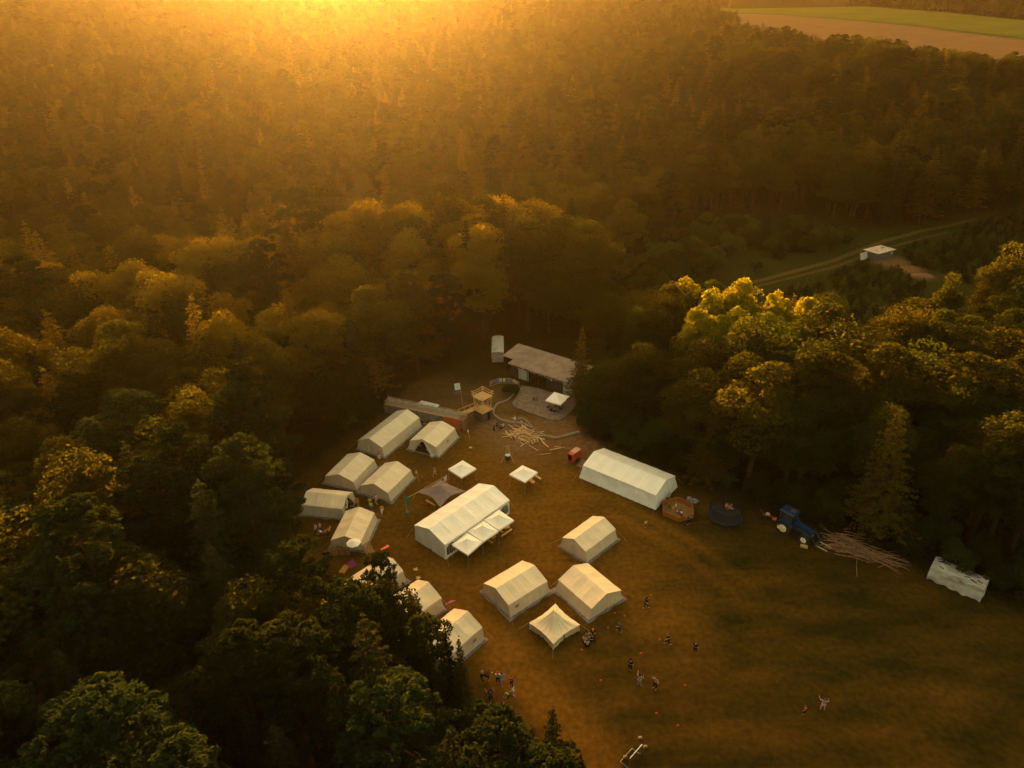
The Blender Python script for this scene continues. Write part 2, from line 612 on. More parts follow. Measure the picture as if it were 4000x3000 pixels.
# tall bare trunk with a thin tip
x, y = by_top(1815, 862, 25)
bt = thing('spruce_tree', 'tall thin spruce with a long bare trunk above the barn clearing', 'spruce', (x, y, hgt(x, y)))
mb = MB()
mb.bar((0, 0, 0), (.3, .2, 12), .3, 7, .22)
mb.bar((.3, .2, 12), (.1, .3, 25), .22, 7, .05)
for i in range(22):
    a = i * 2.4
    z = 8 + i * .5
    mb.bar((.25, .2, z), (.25 + math.cos(a) * .9, .2 + math.sin(a) * .9, z - .15), .03, 4, .01)
mb.build('trunk', PBARK, bt)
cm, tm_ = spruce_tree(33, 8, 1.5, .5, 12, 8, 22)
c = link(bpy.data.objects.new('crown', cm), bt)
c.location = (.15, .25, 17.6)
taken.append((x, y, 2))

# --- the forest
cells = {}
for (tx, ty, tr) in taken:
    cells.setdefault((int(tx // 8), int(ty // 8)), []).append((tx, ty, tr))


def near_taken(x, y, d):
    cx, cy = int(x // 8), int(y // 8)
    for i in (-1, 0, 1):
        for j in (-1, 0, 1):
            for (a, b, r) in cells.get((cx + i, cy + j), ()):
                if (a - x) ** 2 + (b - y) ** 2 < (d + r) ** 2 * .45:
                    return True
    return False


MIX = {}


def kind_at(x, y, az, r):
    n = noise.noise((x * .02, y * .02, 9.0)) + .5 * noise.noise((x * .05, y * .05, 4.0))
    q = random.random()
    if r < 90 and az < 0:               # near left: pines and broadleaf
        ks = (('pine_tree', .48), ('broadleaf_tree', .80), ('spruce_tree', 1))
    elif az > 0 and r < 190:            # grove right of the camp
        ks = (('broadleaf_tree', .78 if r > 104 and 12.5 < az < 25 else .95), ('poplar_tree', .93 if r > 104 and 12.5 < az < 25 else .951), ('larch_tree', 1))
    elif az <= 2 and 112 < r < 178:     # the belt that catches the low sun
        ks = (('broadleaf_tree', .72), ('larch_tree', .92), ('spruce_tree', .97), ('pine_tree', 1))
    elif az <= 2:
        if n > .05:
            ks = (('broadleaf_tree', .70), ('pine_tree', .78), ('larch_tree', .92), ('spruce_tree', 1))
        else:
            ks = (('pine_tree', .16), ('larch_tree', .32), ('spruce_tree', .50), ('broadleaf_tree', 1))
    else:
        if n > 0:
            ks = (('broadleaf_tree', .80), ('pine_tree', .90), ('spruce_tree', 1))
        else:
            ks = (('spruce_tree', .36), ('larch_tree', .55), ('pine_tree', .72), ('broadleaf_tree', 1))
    for k, p in ks:
        if q < p:
            return k
    return ks[-1][0]


KEEP = [(-17.54 + math.sin(-.77) * q, 65.38 - math.cos(-.77) * q) for q in (-2, 0, 2)] + [(-12.65 - math.sin(-.78) * q, 60.89 + math.cos(-.78) * q) for q in (-2, 0, 2)] + [(-6.72 - math.sin(-.72) * q, 57.17 + math.cos(-.72) * q) for q in (-3.5, -2, 0, 2)]
cand = []
r = 14.0
while r < 1500:
    sp_ = 5.9 + .5 * (r > 130) + 1.5 * (r > 420) + 4 * (r > 800) + 6 * (r > 1400)
    amax = 46 if r > 60 else 75
    na = int(2 * R(amax) * r / sp_)
    for i in range(na + 1):
        az = -amax + 2 * amax * (i + random.uniform(-.42, .42)) / max(1, na)
        rr = r + random.uniform(-.42, .42) * sp_
        x, y = rr * math.sin(R(az)), rr * math.cos(R(az))
        if inside(x, y, CLEAR) or inside(x, y, BARN):
            continue
        if rr > field_r(az) and not (rr > field_end(az)):
            continue
        if near_taken(x, y, 2.2) or any((x - a) ** 2 + (y - b) ** 2 < 12 for a, b in KEEP):
            continue
        k = kind_at(x, y, az, rr) if rr > 45 else random.choice(('pine_tree', 'pine_tree', 'spruce_tree'))
        v = random.randrange(4 if k == 'broadleaf_tree' else len(PROTO[k]))
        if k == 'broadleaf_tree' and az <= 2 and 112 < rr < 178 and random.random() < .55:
            v = 4  # crown variant with sunlight painted into its leaves
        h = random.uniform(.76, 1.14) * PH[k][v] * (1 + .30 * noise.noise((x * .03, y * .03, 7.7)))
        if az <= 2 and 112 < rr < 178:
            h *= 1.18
        z0 = hgt(x, y) if rr > 110 else 0
        w = random.uniform(.9, 1.2)
        if rr > 420:
            w *= 1.4 if rr < 800 else 1.9 if rr < 1400 else 2.6
        else:
            w *= (1.28 if r < 130 else 1.42) * (1.12 if az > 0 and r < 190 else 1)
        ok = True
        for att in range(4):
            ok = True
            for dz, dx in ((1, 0), (.85, 2.2), (.85, -2.2), (.6, 3.4), (.6, -3.4), (.35, 3.2), (.35, -3.2)):
                q = proj(x + dx * w, y, z0 + h * dz)
                if any(inside(q[0], q[1], s_) for s_ in SEE):
                    ok = False
                    break
            if ok:
                break
            h *= .82
            w *= .88
        if not ok:
            continue
        t_ = proj(x, y, z0 + h * .9)
        b_ = proj(x, y, z0 + h * .3)
        vis = -120 < t_[0] < 4120 and t_[1] < 3100 and b_[1] > -40
        d_ = math.sqrt(x * x + y * y + (H - z0 - h * .8) ** 2)
        # how much of it shows over its neighbours in front: the steeper the view the more
        cand.append((vis, h / d_, k, v, x, y, h, w, z0, t_))
    r += sp_ * .9
N_IND = 285
inv = [c for c in cand if c[0] and c[9][1] > -20]
inv.sort(key=lambda c: -c[1])
ind = inv[:N_IND]
ids = set(id(c) for c in ind)
ADJ = {'broadleaf_tree': 'round leafy crown', 'poplar_tree': 'yellowish leafy crown', 'pine_tree': 'tufted pine crown', 'spruce_tree': 'dark pointed spruce', 'larch_tree': 'feathery golden larch'}


def where(px, py):
    if px > 2150:
        if py < 1500:
            return 'in the upper half of the grove between the barn and the plantation'
        return 'in the dark lower grove behind the tractor and the long white tent'
    if py > 2500:
        return 'in the dark forest at the bottom left below the tents'
    if px < 700:
        return 'in the dark forest near the left border'
    if py > 1900:
        return 'in the shaded forest just left of the tent rows'
    return 'in the forest between the plank wall and the lit belt of trees'


for c in ind:
    _, _, k, v, x, y, h, w, z0, t_ = c
    wh = where(*t_)
    lab = ADJ[k] + ' ' + wh
    plant(k, v, x, y, h, w, label=lab, group=ADJ[k] + 's ' + wh, lean=.04)

# everything farther off: one forest, instanced by geometry nodes on a point cloud
rest = [c for c in cand if id(c) not in ids]
print('trees', len(cand), 'individual', len(ind), 'rest', len(rest))
flat = [(k, v) for k in PROTO for v in range(len(PROTO[k]))]
hid = []
me = bpy.data.meshes.new('forest')
me.from_pydata([(c[4], c[5], c[8] - .1) for c in rest], [], [])
for nm, typ in (('pick', 'INT'), ('rz', 'FLOAT')):
    me.attributes.new(nm, typ, 'POINT')
me.attributes.new('siz', 'FLOAT_VECTOR', 'POINT')
me.attributes['pick'].data.foreach_set('value', [flat.index((c[2], c[3])) for c in rest])
me.attributes['rz'].data.foreach_set('value', [random.uniform(0, 6.28) for _ in rest])
sv = []
for c in rest:
    s = c[6] / PH[c[2]][c[3]]
    sv += [s * c[7], s * c[7], s]
me.attributes['siz'].data.foreach_set('vector', sv)
forest = link(bpy.data.objects.new('forest', me))
tag(forest, 'dense mixed forest filling the slopes and valley beyond the camp', 'forest', kind='stuff')
ng = bpy.data.node_groups.new('forest_nodes', 'GeometryNodeTree')
ng.interface.new_socket('Geometry', in_out='INPUT', socket_type='NodeSocketGeometry')
ng.interface.new_socket('Geometry', in_out='OUTPUT', socket_type='NodeSocketGeometry')
gi = ng.nodes.new('NodeGroupInput')
go = ng.nodes.new('NodeGroupOutput')
jn = ng.nodes.new('GeometryNodeJoinGeometry')
ra = ng.nodes.new('GeometryNodeInputNamedAttribute')
ra.data_type = 'INT'
ra.inputs[0].default_value = 'pick'
rz_ = ng.nodes.new('GeometryNodeInputNamedAttribute')
rz_.data_type = 'FLOAT'
rz_.inputs[0].default_value = 'rz'
sz_ = ng.nodes.new('GeometryNodeInputNamedAttribute')
sz_.data_type = 'FLOAT_VECTOR'
sz_.inputs[0].default_value = 'siz'
cx = ng.nodes.new('ShaderNodeCombineXYZ')
ng.links.new(rz_.outputs[0], cx.inputs[2])
first = {}
for o in list(COL.objects):
    if o.type == 'MESH' and o.name.split('.')[0] in ('crown', 'trunk') and o.data.name not in first:
        first[o.data.name] = o
missing = []
for i, (k, v) in enumerate(flat):
    cmp_ = ng.nodes.new('FunctionNodeCompare')
    cmp_.data_type = 'INT'
    cmp_.operation = 'EQUAL'
    ng.links.new(ra.outputs[0], cmp_.inputs[2])
    cmp_.inputs[3].default_value = i
    for me_ in PROTO[k][v]:
        src = first.get(me_.name)
        if src is None:
            missing.append((k, v))
            continue
        oi = ng.nodes.new('GeometryNodeObjectInfo')
        oi.inputs[0].default_value = src
        oi.transform_space = 'ORIGINAL'
        ip = ng.nodes.new('GeometryNodeInstanceOnPoints')
        ng.links.new(gi.outputs[0], ip.inputs['Points'])
        ng.links.new(cmp_.outputs[0], ip.inputs['Selection'])
        ng.links.new(oi.outputs['Geometry'], ip.inputs['Instance'])
        ng.links.new(cx.outputs[0], ip.inputs['Rotation'])
        ng.links.new(sz_.outputs[0], ip.inputs['Scale'])
        ng.links.new(ip.outputs[0], jn.inputs[0])
ng.links.new(jn.outputs[0], go.inputs[0])
print('missing prototypes', missing)
md = forest.modifiers.new('forest', 'NODES')
md.node_group = ng

# ------------------------------------------------------------------ ground
def ground_mat():
    return mat('forest floor', (.030, .021, .005), (.014, .011, .003), .9, .95, detail=8, coord='Object')


rings = [0.0] + list(np.geomspace(8, 60, 12)) + list(np.geomspace(66, 9000, 190))
nseg = 260
mb = MB()
# finer segments in front, coarser behind
azs = list(np.linspace(-60, 60, 200, endpoint=False)) + list(np.linspace(60, 300, 60, endpoint=False))
for rr in rings:
    for a in azs:
        x, y = rr * math.sin(R(a)), rr * math.cos(R(a))
        mb.v.append((x, y, hgt(x, y) - .15))
na = len(azs)
for i in range(len(rings) - 1):
    for k in range(na):
        a, b = i * na + k, i * na + (k + 1) % na
        mb.f.append((a, b, b + na, a + na))
g = mb.build('ground', ground_mat(), smooth=True)
tag(g, kind='structure')


# meadow, with worn soil, tyre tracks and greener grass; light fall-off to the right is painted in
def meadow_mat():
    m, nt, N, L = new_mat('meadow grass')
    out = N.new('ShaderNodeOutputMaterial')
    p = N.new('ShaderNodeBsdfPrincipled')
    p.inputs['Roughness'].default_value = .95
    p.inputs['Specular IOR Level'].default_value = 0
    L.new(p.outputs[0], out.inputs[0])
    tc = N.new('ShaderNodeTexCoord')

    def noi(scale, detail, rot=0, st=(1, 1, 1)):
        mp = N.new('ShaderNodeMapping')
        mp.inputs['Rotation'].default_value = (0, 0, rot)
        mp.inputs['Scale'].default_value = st
        L.new(tc.outputs['Object'], mp.inputs[0])
        n = N.new('ShaderNodeTexNoise')
        n.inputs['Scale'].default_value = scale
        n.inputs['Detail'].default_value = detail
        L.new(mp.outputs[0], n.inputs['Vector'])
        return n.outputs['Fac']

    def ramp(f, a, b, c1, c2):
        r_ = N.new('ShaderNodeValToRGB')
        r_.color_ramp.elements[0].position = a
        r_.color_ramp.elements[1].position = b
        r_.color_ramp.elements[0].color = (*c1, 1)
        r_.color_ramp.elements[1].color = (*c2, 1)
        L.new(f, r_.inputs[0])
        return r_.outputs[0]

    def mix(f, a, b):
        x = N.new('ShaderNodeMix')
        x.data_type = 'RGBA'
        L.new(f, x.inputs[0])
        L.new(a, x.inputs[6])
        L.new(b, x.inputs[7])
        return x.outputs[2]
    big = noi(.10, 5, R(-42), (1, 2.6, 1))      # streaks along the mowing direction
    fine = noi(1.5, 9)
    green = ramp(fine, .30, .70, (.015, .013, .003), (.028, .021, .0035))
    dry = ramp(fine, .30, .70, (.090, .040, .005), (.145, .068, .009))
    f1 = ramp(big, .25, .78, (0, 0, 0), (1, 1, 1))
    at = N.new('ShaderNodeAttribute')
    at.attribute_name = 'zone'
    sp3 = N.new('ShaderNodeSeparateColor')
    L.new(at.outputs['Color'], sp3.inputs[0])
    # zone.r soil, zone.g dryness less painted fall-off at right, zone.b dark green far grass
    ad = N.new('ShaderNodeMath')
    ad.operation = 'ADD'
    ad.use_clamp = True
    mu = N.new('ShaderNodeMath')
    mu.operation = 'MULTIPLY_ADD'
    L.new(f1, mu.inputs[0])
    mu.inputs[1].default_value = .62
    mu.inputs[2].default_value = -.12
    L.new(mu.outputs[0], ad.inputs[0])
    L.new(sp3.outputs[1], ad.inputs[1])
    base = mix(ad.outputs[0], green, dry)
    base = mix(sp3.outputs[2], base, ramp(fine, .3, .7, (.010, .013, .003), (.024, .027, .005)))
    soil = ramp(noi(1.1, 7), .3, .7, (.11, .055, .022), (.19, .105, .045))
    s2 = N.new('ShaderNodeMath')
    s2.operation = 'MULTIPLY_ADD'
    s2.use_clamp = True
    L.new(noi(.5, 5), s2.inputs[0])
    s2.inputs[1].default_value = 1.3
    s2.inputs[2].default_value = -.65
    s3 = N.new('ShaderNodeMath')
    s3.operation = 'MULTIPLY_ADD'
    s3.use_clamp = True
    L.new(sp3.outputs[0], s3.inputs[0])
    s3.inputs[1].default_value = 1.1
    s4 = N.new('ShaderNodeMath')
    s4.operation = 'MULTIPLY'
    L.new(s2.outputs[0], s4.inputs[0])
    L.new(sp3.outputs[0], s4.inputs[1])
    L.new(s4.outputs[0], s3.inputs[2])
    base = mix(s3.outputs[0], base, soil)
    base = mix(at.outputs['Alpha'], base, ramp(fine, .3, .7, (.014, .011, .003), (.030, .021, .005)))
    L.new(base, p.inputs['Base Color'])
    b = N.new('ShaderNodeBump')
    b.inputs['Strength'].default_value = .5
    b.inputs['Distance'].default_value = .08
    L.new(noi(6, 4), b.inputs['Height'])
    L.new(b.outputs[0], p.inputs['Normal'])
    return m


def seg_d(x, y, pl):
    best = 1e9
    for (ax, ay), (bx, by) in zip(pl[:-1], pl[1:]):
        dx, dy = bx - ax, by - ay
        t = max(0, min(1, ((x - ax) * dx + (y - ay) * dy) / (dx * dx + dy * dy + 1e-9)))
        d = math.hypot(x - ax - t * dx, y - ay - t * dy)
        best = min(best, d)
    return best


soil_spots = [(W(2040, 1700), 6.5, .85), (W(1960, 1665), 4.5, .9), (W(2160, 1680), 6, .75), (W(2290, 1730), 6, .7), (W(1560, 1560), 5, .3), (W(1870, 1580), 9, .45), (W(2060, 1770), 5, .35),
              (W(1700, 1560), 10, .35), (W(3600, 1080), 3.0, .5), (W(3470, 1020), 5, .5), (W(3540, 1050), 4, .5)]
soil_lines = [([tuple(W(a, b)[:2]) for a, b in ((2700, 1160), (2990, 1090), (3250, 1020), (3450, 945), (3600, 905), (3800, 870))], .9, .24),
              ([tuple(W(a, b)[:2]) for a, b in ((2660, 1190), (2990, 1110), (3250, 1045), (3480, 965), (3700, 910))], .6, .18)]
dry_lines = [([tuple(W(a, b)[:2]) for a, b in ((1880, 2490), (2010, 2640), (2130, 2750), (2330, 2960))], 3.0, .55),
             ([tuple(W(a, b)[:2]) for a, b in ((1900, 1700), (1880, 1900), (1780, 2250), (1880, 2450))], 5.0, .30),
             ([tuple(W(a, b)[:2]) for a, b in ((2420, 1960), (2700, 2110), (2900, 2260), (3200, 2500))], 1.0, .40),
             ([tuple(W(a, b)[:2]) for a, b in ((2380, 2000), (2640, 2140), (2850, 2300), (3100, 2560))], 1.0, .35),
             ([tuple(W(a, b)[:2]) for a, b in ((2650, 1930), (2900, 2030), (3150, 2100))], 2.0, .45),
             ([tuple(W(a, b)[:2]) for a, b in ((2050, 1850), (2150, 2050), (2250, 2180), (2560, 2330), (2700, 2500))], 7.0, .25)]
core = W(1980, 1950)
xs = np.arange(-75, 150, .75)
ys = np.arange(8, 300, .75)
mb = MB()
idx = {}
cols = []
fine_cells = []
PAD = [W(2000 + (a - 2000) * 1.0, b)[:2] for a, b in CLEAR_PX]


def vid(i, j):
    if (i, j) in idx:
        return idx[(i, j)]
    x, y = float(xs[i]), float(ys[j])
    x += noise.noise((x * .3, y * .3, 0)) * .3
    idx[(i, j)] = len(mb.v)
    mb.v.append((x, y, hgt(x, y) + .0))
    s = 0.0
    for c, rad, amt in soil_spots:
        d = math.hypot(x - c.x, y - c.y)
        if d < rad * 1.6:
            s = max(s, amt * sstep(rad * 1.5, rad * .35, d))
    for pl, wd, amt in soil_lines:
        d = seg_d(x, y, pl)
        s = max(s, amt * sstep(wd * 1.4, wd * .5, d))
    dry_tone = .50 * sstep(42, 8, math.hypot(x - core.x, (y - core.y) * .9))
    for pl, wd, amt in dry_lines:
        d = seg_d(x, y, pl)
        dry_tone += amt * sstep(wd * 1.5, wd * .3, d)
    if y > 130:
        dry_tone -= .7
    dry_tone -= .5 * sstep(6, 42, x) * (y < 130)  # light fall-off toward the right, painted as darker grass
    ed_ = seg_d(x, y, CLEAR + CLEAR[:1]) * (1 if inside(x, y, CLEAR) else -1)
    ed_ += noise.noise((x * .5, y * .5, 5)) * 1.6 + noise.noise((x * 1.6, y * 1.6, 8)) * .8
    cols.append((s, min(1, max(0, dry_tone)), sstep(118, 150, y), sstep(1.6, -1.6, ed_)))
    return idx[(i, j)]


for i in range(len(xs) - 1):
    for j in range(len(ys) - 1):
        x, y = xs[i] + .37, ys[j] + .37
        if any(inside(x + a_, y + b_, CLEAR) for a_, b_ in ((0, 0), (4.5, 0), (-4.5, 0), (0, 4.5), (0, -4.5))):
            mb.f.append((vid(i, j), vid(i + 1, j), vid(i + 1, j + 1), vid(i, j + 1)))
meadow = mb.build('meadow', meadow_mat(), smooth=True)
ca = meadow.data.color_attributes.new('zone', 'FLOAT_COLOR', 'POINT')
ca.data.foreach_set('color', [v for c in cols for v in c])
tag(meadow, kind='structure')


# the fields on the plateau
def patch(name, az0, az1, r0f, r1f, m, lift, nu=60, nv=60):
    mb = MB()

    def fn(u, v):
        az = az0 + (az1 - az0) * u
        a, b = r0f(az), r1f(az)
        rr = a * (b / a) ** v
        x, y = rr * math.sin(R(az)), rr * math.cos(R(az))
        return (x, y, hgt(x, y) + lift)
    mb.grid(fn, nu, nv)
    o = mb.build(name, m, smooth=True)
    return tag(o, kind='structure')


stub = mat('stubble field', (.14, .082, .036), (.11, .064, .028), .05, .95, detail=8, stretch=(1, 6, 1))
gf = mat('green field', (.085, .085, .014), (.070, .070, .012), .03, .95, detail=6)
fedge = mat('field edge', (.07, .08, .02), (.04, .05, .015), .1, .95)
patch('stubble_field', 14, 60, lambda a: field_r(max(a, 14.1)) - 25, lambda a: field_end(a) - 3, stub, .5, 120, 90)
patch('green_field', 14, 60, lambda a: float(np.interp(a, [14, 17, 20, 25, 30, 34, 60], [1100, 1095, 1050, 930, 800, 725, 660])), lambda a: max(field_end(a) - 6, float(np.interp(a, [14, 17, 20, 25, 30, 34, 60], [1100, 1095, 1050, 930, 800, 725, 660])) + 5), gf, 1.0, 100, 30)
patch('field_edge', 14, 60, lambda a: float(np.interp(a, [14, 17, 20, 25, 30, 34, 60], [1098, 1080, 1022, 905, 780, 707, 643])), lambda a: float(np.interp(a, [14, 17, 20, 25, 30, 34, 60], [1100, 1095, 1050, 930, 800, 725, 660])), fedge, .8, 100, 4)

# ------------------------------------------------------------------ materials of the camp
def canvas_mat(name, c, band=2.0, amt=.10, trans=.0):
    """canvas cloth in sewn bays: where two layers overlap the cloth is paler"""
    m, nt, N, L = new_mat(name)
    out = N.new('ShaderNodeOutputMaterial')
    p = N.new('ShaderNodeBsdfPrincipled')
    p.inputs['Roughness'].default_value = .85
    p.inputs['Specular IOR Level'].default_value = .15
    L.new(p.outputs[0], out.inputs[0])
    tc = N.new('ShaderNodeTexCoord')
    sx = N.new('ShaderNodeSeparateXYZ')
    L.new(tc.outputs['Object'], sx.inputs[0])
    dv = N.new('ShaderNodeMath')
    dv.operation = 'DIVIDE'
    dv.inputs[1].default_value = band
    L.new(sx.outputs[1], dv.inputs[0])
    fl = N.new('ShaderNodeMath')
    fl.operation = 'FLOOR'
    L.new(dv.outputs[0], fl.inputs[0])
    wn = N.new('ShaderNodeTexWhiteNoise')
    wn.noise_dimensions = '1D'
    L.new(fl.outputs[0], wn.inputs['W'])
    fr = N.new('ShaderNodeMath')
    fr.operation = 'FRACT'
    L.new(dv.outputs[0], fr.inputs[0])
    lt = N.new('ShaderNodeMath')
    lt.operation = 'LESS_THAN'
    lt.inputs[1].default_value = .07
    L.new(fr.outputs[0], lt.inputs[0])
    nz = N.new('ShaderNodeTexNoise')
    nz.inputs['Scale'].default_value = .8
    nz.inputs['Detail'].default_value = 6
    L.new(tc.outputs['Object'], nz.inputs['Vector'])
    a = N.new('ShaderNodeMath')
    a.operation = 'MULTIPLY_ADD'
    a.inputs[1].default_value = amt
    a.inputs[2].default_value = 1 - amt
    L.new(wn.outputs['Value'], a.inputs[0])
    b = N.new('ShaderNodeMath')
    b.operation = 'MULTIPLY_ADD'
    b.inputs[1].default_value = .07 if amt > 0 else 0
    L.new(lt.outputs[0], b.inputs[0])
    L.new(a.outputs[0], b.inputs[2])
    d = N.new('ShaderNodeMath')
    d.operation = 'MULTIPLY_ADD'
    d.inputs[1].default_value = .22
    L.new(nz.outputs['Fac'], d.inputs[0])
    e = N.new('ShaderNodeMath')
    e.operation = 'SUBTRACT'
    e.inputs[1].default_value = .11
    L.new(b.outputs[0], e.inputs[0])
    L.new(e.outputs[0], d.inputs[2])
    hs = N.new('ShaderNodeHueSaturation')
    hs.inputs['Color'].default_value = (*c, 1)
    L.new(d.outputs[0], hs.inputs['Value'])
    L.new(hs.outputs[0], p.inputs['Base Color'])
    bp = N.new('ShaderNodeBump')
    bp.inputs['Strength'].default_value = .35
    bp.inputs['Distance'].default_value = .06
    n2 = N.new('ShaderNodeTexNoise')
    n2.inputs['Scale'].default_value = 2.2
    n2.inputs['Detail'].default_value = 3
    L.new(tc.outputs['Object'], n2.inputs['Vector'])
    L.new(n2.outputs['Fac'], bp.inputs['Height'])
    L.new(bp.outputs[0], p.inputs['Normal'])
    return m


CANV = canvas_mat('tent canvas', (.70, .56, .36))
CANVW = canvas_mat('shade-painted wall canvas', (.50, .385, .25), amt=.05)  # darker than the roof canvas: wall shade put into the colour
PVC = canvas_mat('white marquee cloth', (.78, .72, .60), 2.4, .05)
PVCW = canvas_mat('white marquee wall', (.60, .56, .47), 2.4, .03)  # marquee cloth darkened, painting the shade of upright walls
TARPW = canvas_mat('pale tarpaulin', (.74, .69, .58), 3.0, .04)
TARPV = canvas_mat('shade-painted tarpaulin wall', (.62, .58, .49), 3.0, .03)  # wall copy of the tarpaulin with its shade painted in
FLAP = mat('grey mud flap', (.17, .15, .14), (.10, .09, .085), 3, .8)
DARK = mat('dark openings and patches', (.03, .022, .018), (.015, .012, .01), 3, .95)  # near-black fill: painted shade inside openings, also panes and a roof patch
WIN = mat('window mesh', (.28, .20, .17), (.20, .15, .13), 8, .8)
ROPE = mat('rope', (.45, .36, .22), None, 8, .9)
STEEL = mat('grey steel tube', (.28, .27, .26), None, 6, .45, metal=.6)
WSTEEL = mat('white metal tube', (.62, .60, .55), None, 6, .5)
WOOD = mat('fresh timber', (.50, .32, .14), (.36, .21, .09), 5, .8, stretch=(1, 6, 6), rnd=.25)
OWOOD = mat('varnished bench wood', (.62, .30, .07), (.50, .22, .05), 4, .6)
BWOOD = mat('weathered planks', (.20, .12, .065), (.12, .07, .04), 5, .9, stretch=(1, 6, 6))
GREYT = mat('grey brown tarp', (.19, .135, .115), (.15, .105, .09), 2, .8)
POLEM = mat('dry barkless poles', (.27, .14, .07), (.13, .065, .035), 3, .85, rnd=.5)


def wr(x, y, z, s, a):
    return noise.noise((x * s, y * s, z * s)) * a


